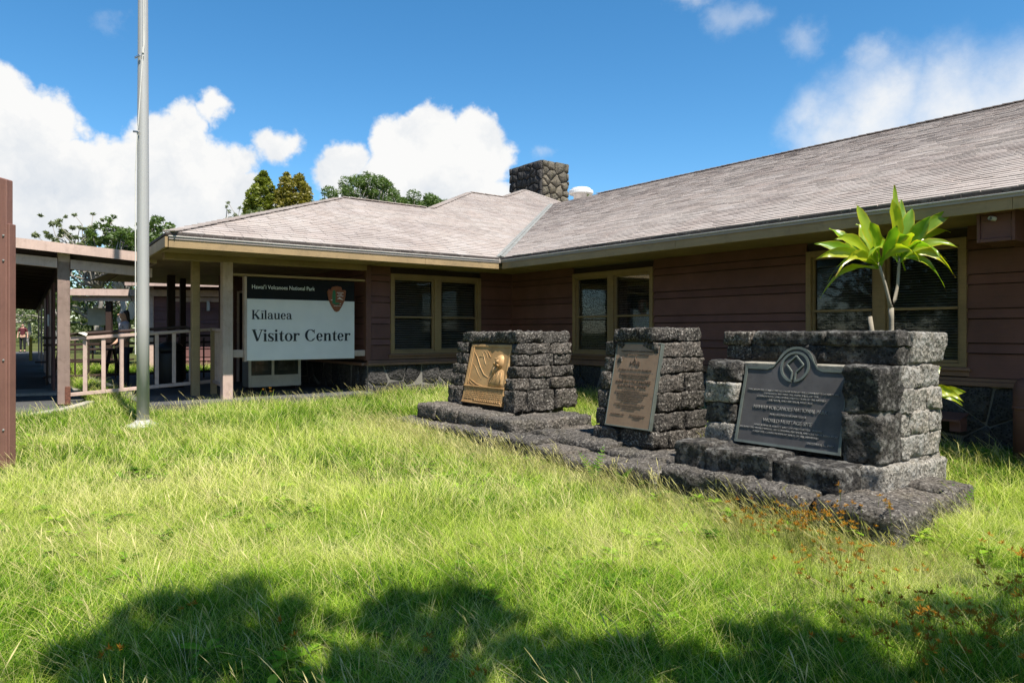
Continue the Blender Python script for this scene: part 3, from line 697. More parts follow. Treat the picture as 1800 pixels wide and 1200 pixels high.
# dim rooms behind the windows
m = MB(); m.add([(.2, .2, .05), (15.8, .2, .05), (15.8, 4, .05), (.2, 4, .05), (.2, .2, 2.44), (15.8, .2, 2.44), (15.8, 4, 2.44), (.2, 4, 2.44)], [(0, 1, 2, 3), (4, 7, 6, 5), (2, 3, 7, 6), (3, 0, 4, 7), (1, 2, 6, 5)])
m.add([(-.2, -.05, .05), (-.2, -3.2, .05), (-3, -3.2, .05), (-3, -.05, .05), (-.2, -.05, 2.44), (-.2, -3.2, 2.44), (-3, -3.2, 2.44), (-3, -.05, 2.44)], [(0, 1, 2, 3), (4, 7, 6, 5), (2, 3, 7, 6), (3, 0, 4, 7), (1, 2, 6, 5)])
m.obj('room_interior', room_dark, B)
m = MB(); m.box(-.05, .058, -3.506, -3.40, .655, 2.458, .004); m.obj('corner_board', siding, B)
m = MB(); m.box(-.01, .03, -.03, .01, .655, 2.458, .003); m.obj('corner_board', siding, B)

def window(frame, a, b, blinds):
    def bx(m, s0, s1, o0, o1, z0, z1, c=.003):
        p = [frame(s, o, z) for s, o, z in ((s0, o0, z0), (s1, o1, z1))]
        m.box(min(p[0][0], p[1][0]), max(p[0][0], p[1][0]), min(p[0][1], p[1][1]), max(p[0][1], p[1][1]), z0, z1, c)
    mid = (a + b) / 2; cw = .075
    m = MB()
    bx(m, a, a + cw, -.10, .055, WZ0 + .03, WZ1); bx(m, b - cw, b, -.10, .055, WZ0 + .03, WZ1); bx(m, a + cw, b - cw, -.10, .053, WZ1 - .085, WZ1)
    bx(m, a + cw, b - cw, -.10, .051, WZ0 + .03, WZ0 + .075); bx(m, mid - .075, mid + .075, -.10, .05, WZ0 + .075, WZ1 - .085)
    w = m.obj('window', win_trim, B)
    m = MB(); bx(m, a - .05, b + .05, -.02, .085, WZ0 - .012, WZ0 + .028, .005); bx(m, a - .03, b + .03, -.02, .05, WZ0 - .075, WZ0 - .014); m.obj('window_sill', belt_m, w)
    zm = WZ0 + (WZ1 - WZ0) * .47
    for k, (s0, s1) in enumerate(((a + cw, mid - .075), (mid + .075, b - cw))):
        m = MB(); r = .032
        bx(m, s0 + .001, s0 + r, -.06, .015, WZ0 + .076, WZ1 - .086); bx(m, s1 - r, s1 - .001, -.06, .015, WZ0 + .076, WZ1 - .086)
        bx(m, s0 + r, s1 - r, -.06, .014, WZ1 - .12, WZ1 - .086); bx(m, s0 + r, s1 - r, -.06, .014, WZ0 + .076, WZ0 + .115); bx(m, s0 + r, s1 - r, -.055, .018, zm - .016, zm + .016)
        m.obj('sash', win_trim, w)
        for z0, z1 in ((WZ0 + .115, zm - .016), (zm + .016, WZ1 - .12)):
            m = MB(); bx(m, s0 + r, s1 - r, -.032, -.026, z0, z1, 0); m.obj('pane', glass, w)
        top, bot, step, mt = blinds[k]
        if bot < top:
            m = MB(); z = top
            while z > bot:
                p0, p1 = frame(s0 + r + .01, -.085, z), frame(s1 - r - .01, -.085, z)
                n0 = frame(s0 + r + .01, -.062, z - step * .52)
                dx, dy = n0[0] - p0[0], n0[1] - p0[1]
                v = [p0, p1, (p1[0] + dx, p1[1] + dy, z - step * .52), (p0[0] + dx, p0[1] + dy, z - step * .52)]
                m.add(v, [(0, 1, 2, 3)]); z -= step
            m.obj('blind', mt, w)
window(fr_R, *WIN_R[0], [(2.22, .86, .045, blind_dark), (2.22, .86, .045, blind_dark)])
window(fr_R, *WIN_R[1], [(2.12, .86, .034, blind_dark), (2.24, .86, .034, blind_m)])
window(fr_L, *WIN_L[0], [(2.24, .86, .05, blind_dark), (2.24, .86, .045, blind_dark)])
# belt trim
m = MB(); m.box(.05, 9.62, -.068, .0, .560, .612, .004); m.box(.05, 9.62, -.046, 0, .614, .654, .004); m.obj('belt_trim', belt_m, B)
m = MB(); m.box(-.0, .112, -3.50, -.10, .560, .612, .004); m.box(-.0, .06, -3.47, -.10, .614, .654, .004); m.box(-4.2, -.02, -3.56, -3.45, .560, .612, .004); m.obj('belt_trim', belt_m, B)

# ---- rubble masonry (shared routine)
def clip_half(poly, px, py, nx, ny):
    out = []; n = len(poly)
    for i in range(n):
        a, b = poly[i], poly[(i + 1) % n]
        da_, db_ = (a[0] - px) * nx + (a[1] - py) * ny, (b[0] - px) * nx + (b[1] - py) * ny
        if da_ <= 0: out.append(a)
        if da_ * db_ < 0:
            k = da_ / (da_ - db_); out.append((a[0] + (b[0] - a[0]) * k, a[1] + (b[1] - a[1]) * k))
    return out
def masonry(w, h, cw, ch, seed, gap=.014, jit=.42, pw=lambda x: 1):
    r = random.Random(seed); pts = []; rows = max(1, round(h / ch))
    for j in range(rows):
        x = -cw * r.random()
        while x < w + cw: pts.append((x + cw / 2 + r.uniform(-jit, jit) * cw, (j + .5 + r.uniform(-jit, jit) * .8) * h / rows)); x += cw * r.uniform(.7, 1.4)
    out = []
    for i, (x, y) in enumerate(pts):
        poly = [(0, 0), (w, 0), (w, h), (0, h)]
        for k, (u, v) in enumerate(pts):
            if k == i or abs(u - x) > 3 * cw or abs(v - y) > 3 * ch: continue
            d = math.hypot(u - x, v - y)
            if d < 1e-6: continue
            nx, ny = (u - x) / d, (v - y) / d
            poly = clip_half(poly, (x + u) / 2 - nx * gap / 2, (y + v) / 2 - ny * gap / 2, nx, ny)
            if len(poly) < 3: break
        if len(poly) >= 3:
            ar = .5 * abs(sum(poly[q][0] * poly[(q + 1) % len(poly)][1] - poly[(q + 1) % len(poly)][0] * poly[q][1] for q in range(len(poly))))
            if ar > .004: out.append(poly)
    return out
def stone_face(poly, frame, depth, r, bulge=.02):
    n0 = len(poly); P = []
    for i in range(n0):                       # soften the outline a little
        a, b = poly[i], poly[(i + 1) % n0]
        P += [(a[0] * .95 + b[0] * .05, a[1] * .95 + b[1] * .05), (a[0] * .05 + b[0] * .95, a[1] * .05 + b[1] * .95)]
    n = len(P); cx = sum(p[0] for p in P) / n; cy = sum(p[1] for p in P) / n
    tx, ty = r.uniform(-.1, .1), r.uniform(-.1, .1)
    def rg(k, d): return [frame(cx + (x - cx) * k, cy + (y - cy) * k, d + ((x - cx) * tx + (y - cy) * ty) * (d > .001) + (r.uniform(-.25, .25) * bulge if d > .001 else 0)) for x, y in P]
    v = rg(1, 0) + rg(.985, depth) + rg(.86, depth + bulge * .8) + [frame(cx, cy, depth + bulge)]
    f = [(l * n + i, l * n + (i + 1) % n, (l + 1) * n + (i + 1) % n, (l + 1) * n + i) for l in (0, 1) for i in range(n)]
    f += [(2 * n + i, 2 * n + (i + 1) % n, 3 * n) for i in range(n)]
    m = MB(); m.add(v, f); me = m.mesh('stone'); me.polygons.foreach_set('use_smooth', [i >= n for i in range(len(me.polygons))]); return me
r_ = random.Random(11)
m = MB(); m.box(.03, 16, -.012, .0, -.5, .558); m.box(.0, .042, -3.46, -.03, -.5, .558); m.box(-4.2, 0, -3.462, -3.45, -.5, .558); m.obj('base_mortar', mortar, B)
for poly in masonry(9.7, .98, .48, .36, 21, jit=.34):
    link('stone', stone_face(poly, lambda x, y, d: (x + .06, -.004 - d, y - .425), .016, r_, .014), lava_base, B)
for poly in masonry(3.36, .75, .38, .30, 27, jit=.32):
    link('stone', stone_face(poly, lambda x, y, d: (.034 + d, -3.46 + x, y - .195), .016, r_, .014), lava_base, B)
for poly in masonry(4.2, .75, .42, .33, 23):
    link('stone', stone_face(poly, lambda x, y, d: (-x, -3.456 - d, y - .195), .016, r_, .014), lava_base, B)

# ---- chimney
cc = (-11.76, 10.64); cwid, cdep, cz0, cz1 = 2.3, 1.5, 5.4, 8.75     # cwid along a, cdep along y
m = MB(); m.box(cc[0] - cwid, cc[0], cc[1], cc[1] + cdep, cz0, cz1, .02); ch = m.obj('chimney', mortar_dark, B)
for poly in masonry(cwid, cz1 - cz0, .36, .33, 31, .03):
    link('stone', stone_face(poly, lambda x, y, d: (cc[0] - cwid + x, cc[1] + .01 - d, cz0 + y), .05, r_, .05), lava_base, ch)  # left face: its shade is put into a darker stone colour
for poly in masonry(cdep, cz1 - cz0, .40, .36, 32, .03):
    link('stone', stone_face(poly, lambda x, y, d: (cc[0] - .01 + d, cc[1] + x, cz0 + y), .05, r_, .06), lava_sunlit, ch)  # right face: sunlight put into the colour, paler and warmer stone
m = MB(); m.box(cc[0] - 1.7, cc[0] - .5, cc[1] + .25, cc[1] + 1.0, cz1, cz1 + .12, .01); m.obj('flue_cap', black_rubber, ch)
m = MB(); m.box(cc[0] - cwid - .12, cc[0] + .14, cc[1] - .14, cc[1] + cdep + .1, 6.3, 6.75, .02); m.obj('chimney_flashing', shingle_edge, ch)
# ---- round roof vent
vb = thing('tmp', None, None); bpy.data.objects.remove(vb)
VP = Vector((-8.9, 10.3, .42))
m = MB(); m.lathe([(.30, 5.0), (.30, 6.28), (.34, 6.30), (.34, 6.36)], 24, Matrix.Translation(VP)); rv = m.obj('roof_vent', steel, B, True)
m = MB(); m.lathe([(.47, 6.33), (.50, 6.36), (.50, 6.46), (.47, 6.49), (.40, 6.50), (.39, 6.56), (.36, 6.58), (.2, 6.62), (.01, 6.63)], 28, Matrix.Translation(VP)); m.obj('vent_cap', vent_m, rv)

# ---- wall-mounted box with a stub pipe, vent hood, porch posts, porch floor
m = MB(); x0, x1, y0, z0, z1 = 9.435, 9.785, -1.02, 2.135, 2.455
m.box(x0 + .03, x1 - .03, y0 + .02, -.0, z0 + .03, z1 - .03, .004)
bxp = m.obj('wall_box', siding, B)
m = MB(); m.box(x0, x0 + .03, y0, y0 + .6, z0, z1, .004); m.box(x1 - .03, x1, y0, y0 + .6, z0, z1, .004); m.box(x0 + .031, x1 - .031, y0 - .004, y0 + .6, z0, z0 + .038, .004); m.box(x0 + .031, x1 - .031, y0 + .004, y0 + .6, z1 - .03, z1, .004); m.box(x0 + .036, x1 - .036, y0 + .012, y0 + .03, z1 - .10, z1 - .036, .004)
m.obj('box_frame', siding, bxp)
m = MB(); m.tube([(9.60, y0 + .03, 2.375), (9.585, y0 - .07, 2.375)], [.023, .023], 12, False); m.tube([(9.5853, y0 - .068, 2.375), (9.6003, y0 + .03, 2.375)], [.018, .018], 12, False); m.obj('stub_pipe', vent_m, bxp)
m = MB(); m.add([(8.30, -.02, .235), (9.0, -.02, .235), (9.0, -.30, .17), (8.30, -.30, .17), (8.30, -.02, .215), (9.0, -.02, .215), (9.0, -.30, .145), (8.30, -.30, .145)], SF); m.box(8.86, 8.98, -.22, -.02, .02, .17, .004); m.box(8.32, 8.44, -.22, -.02, .02, .17, .004); m.obj('vent_hood', siding, B)
m = MB(); m.box(8.45, 8.85, -.045, -.035, .02, .17); m.obj('vent_opening', black_rubber, B)
for a, y, w in ((0, -6.03, .165), (-1.02, -6.28, .13)):
    m = MB(); m.box(a - w / 2, a + w / 2, y - w / 2, y + w / 2, -.06, ZS + .01, .008); pp = m.obj('porch_post', post_paint if a == 0 else tan_trim, B)
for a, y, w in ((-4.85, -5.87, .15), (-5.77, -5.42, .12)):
    m = MB(); m.box(a - w / 2, a + w / 2, y - w / 2, y + w / 2, -.06, ZS + .01, .006); m.obj('porch_post', dark_wood, B)  # back posts: porch shade put into the colour as dark wood
m = MB(); m.box(-.085, .085, -7.0, -3.5, ZS - .10, ZS, .005); m.obj('porch_beam', soffit_m, B)
m = MB(); m.box(-9, .32, -7.3, -3.47, -.35, .075, .012); o = m.obj('porch_floor', asphalt, B)
# porch back wall with a doorway
m = MB(); m.box(-4.3, -4.2, -3.5, -5.35, 0, 1) if False else None
for z0, z1 in LAYOUT:
    m.box(-4.3, -4.2 + .03, -5.0, -4.62, z0, z1 - .004); m.box(-4.3, -4.2 + .03, -3.75, -3.47, z0, z1 - .004)
m.box(-4.3, -4.2, -5.0, -4.62, .05, .655); m.box(-4.3, -4.2, -3.75, -3.47, .05, .655); m.box(-4.3, -4.2, -4.62, -3.75, 2.1, 2.44)
m.obj('porch_wall', siding, B)
m = MB(); m.box(-4.29, -4.24, -4.58, -3.80, .06, 2.09, .004); dr = m.obj('door', dark_wood, B)
m = MB(); m.box(-4.235, -4.229, -4.46, -3.92, 1.1, 1.9); m.obj('door_pane', glass, dr)
m = MB(); m.box(-4.24, -4.16, -4.64, -4.585, .06, 2.12, .004); m.box(-4.24, -4.16, -3.795, -3.74, .06, 2.12, .004); m.box(-4.24, -4.16, -4.583, -3.797, 2.085, 2.13, .004); m.obj('door_frame', post_paint, dr)
# rear wing seen through the porch
RWG = thing('rear_wing', 'brown boarded rear wing seen through the porch behind the railing', 'building', (-11.1, 22.2, 0), R(16))
z = .02; wide = True
while z < 2.6:
    h = .27 if wide else .12; m = MB(); m.add([(0, 0, z + .003), (9, 0, z + .003), (9, .1, z + .003), (0, .1, z + .003), (0, .022, z + h), (9, .022, z + h), (9, .1, z + h), (0, .1, z + h)], SF); m.obj('siding_board', siding_far, RWG); z += h; wide = not wide
m = MB(); m.box(-.12, .0, -.03, .1, -.1, 2.7, .01); m.obj('corner_board', post_paint, RWG)
m = MB(); m.box(.01, 9, -.04, .0, -.25, .016); m.obj('base_wall', belt_m, RWG)
m = MB(); m.add([(-.6, -.9, 2.62), (9.5, -.9, 2.62), (9.5, 3, 3.9), (-.6, 3, 3.9), (-.6, -.9, 2.74), (9.5, -.9, 2.74), (9.5, 3, 4.02), (-.6, 3, 4.02)], SF); m.obj('roof', shingle_m, RWG)
m = MB(); m.box(-.6, 9.5, -.96, -.91, 2.56, 2.74, .005); m.obj('fascia', post_paint, RWG)
m = MB(); m.box(1.55, 1.62, -.24, -.04, 2.12, 2.18, .01); m.tube([(1.60, -.22, 2.12), (1.60, -.22, 1.86)], .05, 10); m.obj('wall_lamp', white_metal, RWG)
# ------------------------------------------------------------------ park sign hung between porch post and wall
S0 = wpt(.03, -5.705, .705)
SG = thing('park_sign', 'grey and black visitor center sign hung between porch post and wall', 'sign', S0, BROT + R(90))
# local frame: x right along the sign, y into the porch, z up ; lettering plane uses (x, z, -y)
TX = Matrix(((1, 0, 0, 0), (0, 0, -1, 0), (0, 1, 0, 0), (0, 0, 0, 1)))
SWD = 1.975
def flat(me, name, m, parent, off=0.0):
    me.transform(Matrix.Translation((0, -off, 0)) @ TX); return link(name, me, m, parent)
m = MB(); m.box(0, SWD, 0, .09, 0, 1.062, .005); wp_ = m.obj('white_panel', white_panel_m, SG)
m = MB(); m.box(0, SWD, .002, .088, 1.064, 1.43, .005); bp_ = m.obj('black_panel', black_panel_m, SG)
m = MB(); m.box(-.045, -.003, -.01, .10, -.01, 1.44, .004); m.obj('side_post', post_paint, SG)
m = MB(); m.box(-.32, 2.30, .02, .075, 1.445, 1.485, .004); m.obj('top_beam', tan_trim, SG)
m = MB(); m.box(-.32, -.046, .02, .09, .06, .19, .004); m.obj('bottom_beam', post_paint, SG)
m = MB(); m.box(SWD + .002, 2.22, .02, .09, .04, .15, .004); m.obj('bottom_beam', post_paint, SG)
flat(serif_word('KIlauea', .080, .785, .712, .158, .001, .004), 'lettering', letter_black, wp_)
flat(serif_word('Visitor Center', .080, 1.895, .330, .205, .001, .004), 'lettering', letter_black, wp_)
flat(sign_small, 'lettering', letter_white, bp_)
# arrowhead emblem
m = MB(); half = [(.0, .475), (.08, .462), (.10, .435), (.098, .405), (.165, .405), (.182, .385), (.172, .30), (.15, .205), (.10, .105), (.045, .02), (.0, .0)]
halfl = [(-.085, .455), (-.112, .415), (-.10, .40), (-.118, .40), (-.15, .415), (-.182, .37), (-.172, .30), (-.15, .205), (-.10, .105), (-.045, .02)]
EX, EY = 1.615, .86
out = [(EX + x, EY + y) for x, y in half] + [(EX + x, EY + y) for x, y in reversed(halfl)]
cen = (EX, EY + .25)
m.prism(out[::-1], .004, .022); me = m.mesh('emblem'); em = flat(me, 'arrowhead_emblem', arrow_brown, SG)
m = MB(); m.prism([(EX - .085, EY + .16), (EX - .03, EY + .15), (EX - .022, EY + .30), (EX - .03, EY + .385), (EX - .055, EY + .41), (EX - .08, EY + .38), (EX - .09, EY + .29)], .02, .025)
m.prism([(EX - .11, EY + .165), (EX - .02, EY + .13), (EX + .08, EY + .155), (EX + .02, EY + .175), (EX - .06, EY + .172)], .02, .0246); flat(m.mesh('tree'), 'emblem_tree', arrow_green, em)
m = MB(); m.prism([(EX + .0, EY + .235), (EX + .03, EY + .25), (EX + .052, EY + .268), (EX + .085, EY + .245), (EX + .13, EY + .225), (EX + .10, EY + .228), (EX + .055, EY + .244)], .02, .0252); m.prism([(EX - .128, EY + .215), (EX - .085, EY + .225), (EX - .092, EY + .21)], .02, .0252); m.prism([(EX + .05, EY + .15), (EX + .085, EY + .157), (EX + .075, EY + .146)], .02, .0252)
flat(m.mesh('peaks'), 'emblem_peaks', letter_white, em)
for me in arrow_text:
    me.transform(Matrix.Translation((EX - .185, EY, 0))); flat(me, 'lettering', letter_white, em)
arrow_dept.transform(Matrix.Translation((EX - .19, EY, 0))); flat(arrow_dept, 'lettering', letter_white, em)

# display cabinet below and behind the sign
dc = wpt(-1.35, -5.25, .055)
DC = thing('display_cabinet', 'pale framed glass display cabinet standing under the sign on the porch', 'cabinet', dc, BROT + R(90))
m = MB(); m.box(0, 1.02, .03, .4, .09, 1.2, .006); m.obj('cabinet_body', plain_mat('cabinet_grey', (.20, .20, .19), .5), DC)
m = MB(); m.box(0, .05, 0, .03, .09, 1.2, .004); m.box(.97, 1.02, 0, .03, .09, 1.2, .004); m.box(.052, .968, .0, .03, .09, .31, .004); m.box(.44, .49, .0, .03, .312, 1.14, .004); m.box(.052, .968, 0, .03, 1.142, 1.2, .004); m.obj('cabinet_frame', cream, DC)
for x0, x1 in ((.055, .438), (.492, .965)):
    m = MB(); m.box(x0, x1, .012, .018, .315, 1.14); m.obj('cabinet_pane', glass, DC)
    m = MB(); m.box(x0 + .08, x1 - .06, .022, .026, .40, .95); m.obj('notice', plain_mat('notice_paper', (.30, .28, .25), .7, var=.4, scale=9), DC)
for x in (.05, .93):
    m = MB(); m.box(x, x + .05, .08, .34, 0, .09); m.obj('leg', dark_wood, DC)

# ------------------------------------------------------------------ flagpole
fx, fy = -5.07, 9.85; fz = ground_z(fx, fy)
FP = thing('flagpole', 'tall grey aluminium flagpole standing in the long lawn', 'flagpole', (fx, fy, fz - .02))
m = MB(); m.lathe([(.080, 0), (.078, 1.5), (.074, 3.4), (.066, 5.2), (.06, 6.5), (.045, 9.2), (.03, 10.6)], 28); m.obj('pole', alu, FP, True)
m = MB(); m.lathe([(.22, .0), (.22, .035), (.19, .055), (.13, .075), (.10, .10), (.084, .11)], 28); m.obj('base_collar', plain_mat('collar_metal', (.55, .53, .50), .45, .3, .5, .15), FP, True)
m = MB(); m.box(-.42, .40, -.26, .32, -.12, .012, .01); m.obj('concrete_pad', concrete, FP)
m = MB(); m.lathe([(.01, 10.6), (.06, 10.62), (.085, 10.68), (.06, 10.75), (.01, 10.77)], 16); m.obj('finial', bronze_gold, FP, True)
def zpx(py): return 1.2 + (583 - py) / 1260 * fy - fz
m = MB(); z1, z2 = zpx(103), zpx(233)
m.beam((-.075, -.075, z1), (.02, -.105, z1 + .03), .016, .03, .004); m.obj('cleat', steel, FP)
m = MB(); m.beam((-.10, -.07, z2 + .015), (.0, -.10, z2), .016, .026, .004); m.obj('cleat', steel, FP)
m = MB(); m.tube([(.035, -.062, 10.4), (.05, -.07, 8), (.047, -.083, z1 + .15), (.035, -.085, z1 - .02), (-.02, -.092, z2 + .1), (-.035, -.085, z2), (-.072, -.06, zpx(300)), (-.075, -.055, zpx(620))],   .007, 6); m.tube([(.055, -.05, 10.4), (.07, -.055, 8), (.058, -.072, z1 + .2), (.044, -.082, z1 + .02)], .006, 6)
m.tube([(.046, -.085, z1 + .14), (.044, -.088, z1 + .06)], .014, 8); m.obj('halyard', rope_m, FP)

# ------------------------------------------------------------------ tall red-brown post at the left edge
gx, gy = -5.09, 7.24; g = ground_z(gx, gy)
PO = thing('wooden_post', 'tall red brown square wooden post with shorter board beside it', 'post', (gx, gy, g - .1), R(-4))
m = MB(); m.box(-.064, .018, -.045, .045, 0, 2.99, .006); M_ = m.mesh('post')
for vv in M_.vertices:
    if vv.co.z > 2.9: vv.co.z += .03 - vv.co.x * .3
link('post', M_, brown_post, PO)
m = MB(); m.box(.019, .045, -.036, .05, .02, 2.57, .004); m.obj('side_board', brown_post, PO)
m = MB()
for z in (2.45, 2.2, 1.2, .5): m.lathe([(.011, 0), (.011, .008), (.004, .011)], 8, Matrix.Translation((-.01, -.045, z)) @ Matrix.Rotation(R(90), 4, 'X'))
m.obj('bolt_heads', galv, PO)

# ------------------------------------------------------------------ railing
ra, rb = Vector((-7.50, 12.12, 0)), Vector((-5.50, 13.02, 0)); d = rb - ra; L = d.length
RL = thing('porch_railing', 'pinkish wooden baluster railing between walkway post and porch', 'railing', ra, math.atan2(d.y, d.x))
za0, zb0 = .135, .305; za1, zb1 = 1.075, 1.245
def rz(x, a, b): return a + (b - a) * x / L
m = MB(); m.beam((-.02, 0, za1), (L + .06, 0, zb1), .09, .055, .006); m.obj('top_rail', post_paint, RL)
m = MB(); m.beam((0, 0, za0), (L + .06, 0, zb0), .05, .06, .005); m.obj('bottom_rail', post_paint, RL)
m = MB(); pts = [(-.02, .03, za1 + .075), (L * .5, .03, rz(L * .5, za1, zb1) + .075), (L * .82, .03, rz(L * .82, za1, zb1) + .07), (L * .86, -.06, rz(L * .85, za1, zb1) + .03)]
m.tube(pts, .026, 10); m.obj('dark_handrail', dark_wood, RL)
k = 8
for i in range(1, k):
    x = L * i / k - .03; m = MB(); m.box(x - .032, x + .032, -.022, .022, rz(x, za0, zb0) + .03, rz(x, za1, zb1) - .025, .004); m.obj('baluster', post_paint, RL)
m = MB(); m.box(L + .02, L + .13, -.055, .055, -.02, zb1 + .03, .006); m.obj('rail_post', tan_trim, RL)
pe = RL.matrix_basis.inverted() @ Vector(wpt(0, -6.03, 0)); ps = Vector((L + .075, -.03, 0)); dd = pe - ps
m = MB(); m.beam(ps + Vector((0, 0, zb1)), pe + Vector((0, 0, zb1 - .03)), .08, .05, .005); m.obj('top_rail', post_paint, RL)
m = MB(); m.beam(ps + Vector((0, 0, zb0)), pe + Vector((0, 0, zb0 - .04)), .05, .055, .005); m.obj('bottom_rail', post_paint, RL)
for i in range(1, 4):
    p = ps + dd * (i / 4.3); m = MB(); m.box(p.x - .03, p.x + .03, p.y - .022, p.y + .022, zb0, zb1 - .03, .004); m.obj('baluster', post_paint, RL)
# dark inner railing on the far side of the path
ra2, rb2 = Vector((-10.6, 16.2, 0)), Vector((-6.9, 17.9, 0)); d2 = rb2 - ra2; L2_ = d2.length
RL2 = thing('inner_railing', 'thin dark railing behind the front railing, across the sunny grass', 'railing', ra2, math.atan2(d2.y, d2.x))
for z, nm in ((1.06, 'top_rail'), (.9, 'middle_rail'), (.18, 'bottom_rail')):
    m = MB(); m.beam((0, 0, z), (L2_, 0, z + .06), .05, .05, .004); m.obj(nm, dark_wood, RL2)
for i in range(15):
    x = L2_ * (i + .3) / 15; m = MB(); m.box(x - .018, x + .018, -.018, .018, 0, 1.06, .003); m.obj('baluster', dark_wood, RL2)
# booklet lying on the rail
bl = RL.matrix_basis @ Vector((.16, .0, za1 + .05))
BK = thing('open_booklet', 'open white booklet lying on the railing beside the walkway post', 'booklet', bl, R(20))
m = MB(); m.add([(-.11, -.1, .03), (0, -.1, .055), (0, .1, .055), (-.11, .1, .02), (.12, -.1, .0), (.12, .1, .07)], [(0, 1, 2, 3), (1, 4, 5, 2)]); m.add([(-.11, -.1, .036), (0, -.1, .062), (0, .1, .062), (-.11, .1, .026), (.12, -.1, .006), (.12, .1, .076)], [(0, 1, 2, 3), (1, 4, 5, 2)]); m.obj('pages', plain_mat('printed_paper', (.62, .58, .5), .6, var=.5, scale=30), BK)

# ------------------------------------------------------------------ covered walkway
wa = Vector((-7.57, 12.1, -.02)); dt = Vector((-.5615, .8275, 0)); dn = Vector((.8275, .5615, 0))
CW = thing('covered_walkway', 'long flat roofed walkway with pinkish posts running away beside the railing', 'walkway', wa, math.atan2(dt.y, dt.x) - R(90))
# local: y runs down the walkway, x to its right
def cwp(p): return CW.matrix_basis.inverted() @ Vector(p)
posts = [0, 2.6, 5.2, 7.8, 10.4, 13.0, 16, 19, 22.5, 26, 30]
for i, s in enumerate(posts):
    m = MB(); m.box(-.09, .09, -.09, .09 if i == 0 else .16, 0, 2.60 if i == 0 else 2.40, .007); m.obj('post', post_paint, CW)
    if i:
        m = MB(); m.box(-2.85, -2.67, s - .09, s + .1, 0, 2.42, .007); m.obj('post', post_paint, CW)
    if i in (1, 2, 3, 4, 6, 8):
        m = MB(); m.box(-.075, -.035, s + .2, s + 1.5, .03, 2.2, .004); m.obj('screen_panel', siding_far if i % 2 else post_paint, CW)
m = MB(); m.box(-.12, -.08, 2.62 + 2.75, 2.62 + 2.95, 1.35, 1.62, .003); m.obj('notice', letter_white, CW)
SLX = -.070
def rz2(x): return 2.58 + SLX * x
def slab(m, x0, x1, y0, y1, zo0, zo1):
    m.add([(x0, y0, rz2(x0) + zo0), (x1, y0, rz2(x1) + zo0), (x1, y1, rz2(x1) + zo0), (x0, y1, rz2(x0) + zo0), (x0, y0, rz2(x0) + zo1), (x1, y0, rz2(x1) + zo1), (x1, y1, rz2(x1) + zo1), (x0, y1, rz2(x0) + zo1)], SF)
m = MB(); slab(m, -3.4, .3, -.28, 34, -.03, .08); slab(m, .302, 1.35, -.28, 1.35, -.03, .08); m.obj('roof_slab', dark_wood, CW)
m = MB(); slab(m, -3.42, 1.38, -.33, -.285, -.06, .10); slab(m, 1.352, 1.385, -.284, 1.35, -.06, .10); m.obj('fascia', post_paint, CW)
m = MB(); slab(m, -3.4, -.095, -.14, -.02, -.30, -.14); slab(m, .095, 1.33, -.14, -.02, -.30, -.14); m.obj('front_beam', post_paint, CW)
for k in range(30):
    y = .9 + k * 1.1; m = MB(); slab(m, -3.3, .2, y, y + .09, -.17, -.032); m.obj('roof_joist', dark_wood, CW)
m = MB(); slab(m, -.06, .06, .2, 33.5, -.33, -.175); m.box(-2.82, -2.70, .2, 33.5, 2.42, 2.6, .004); m.obj('long_beam', dark_wood, CW)
m = MB(); m.box(.015, .095, -.13, -.092, .0, .30, .004); m.obj('post_base_plate', plain_mat('rusty_iron', (.13, .05, .03), .8, var=.5, scale=30), CW)
m = MB(); m.box(-5.2, -3.9, 3.0, 33, 0, 2.5); m.obj('side_wall', siding, CW)
# floors (paths)
def floor_poly(name, pts, z0, z1, mt, label):
    m = MB(); m.prism([(p[0], p[1]) for p in pts], z0, z1); o = m.obj(name, mt); props(o, label, 'path', kind='structure'); return o
A0 = wa + dn * .35; far = A0 + dt * 42
floor_poly('walkway_floor', [(-7.26, 10.15), (-7.02, 11.35), tuple(A0[:2]), tuple(far[:2]), tuple((far - dn * 4.2)[:2]), (-15.5, 13), (-13, 8.2)], -.35, -.035, asphalt, 'dark asphalt floor of the covered walkway')
m = MB(); m.beam((-7.30, 10.0, -.09), (-7.06, 11.35, -.05), .16, .10, .01); m.beam((-7.06, 11.36, -.05), (A0.x + .05, A0.y, -.03), .14, .10, .01); m.beam((-13, 8.05, -.12), (-7.3, 10.0, -.09), .16, .10, .01)
props(m.obj('walkway_kerb', concrete), 'pale concrete edging along the walkway floor', 'kerb', kind='structure')
floor_poly('garden_path', [(-9.6, 13.7), (-5.3, 15.4), (-5.9, 16.6), (-10.4, 14.7)], -.2, .015, concrete, 'pale path crossing behind the railing')
# yellow marker post inside the walkway
yb = wa + dt * 23 + dn * -.35
m = MB(); m.lathe([(.06, 0), (.06, .95), (.045, .99), (.01, 1.0)], 12, Matrix.Translation((yb.x, yb.y, -.05))); props(m.obj('yellow_marker', yellow_paint), 'short yellow marker post far inside the walkway', 'bollard')

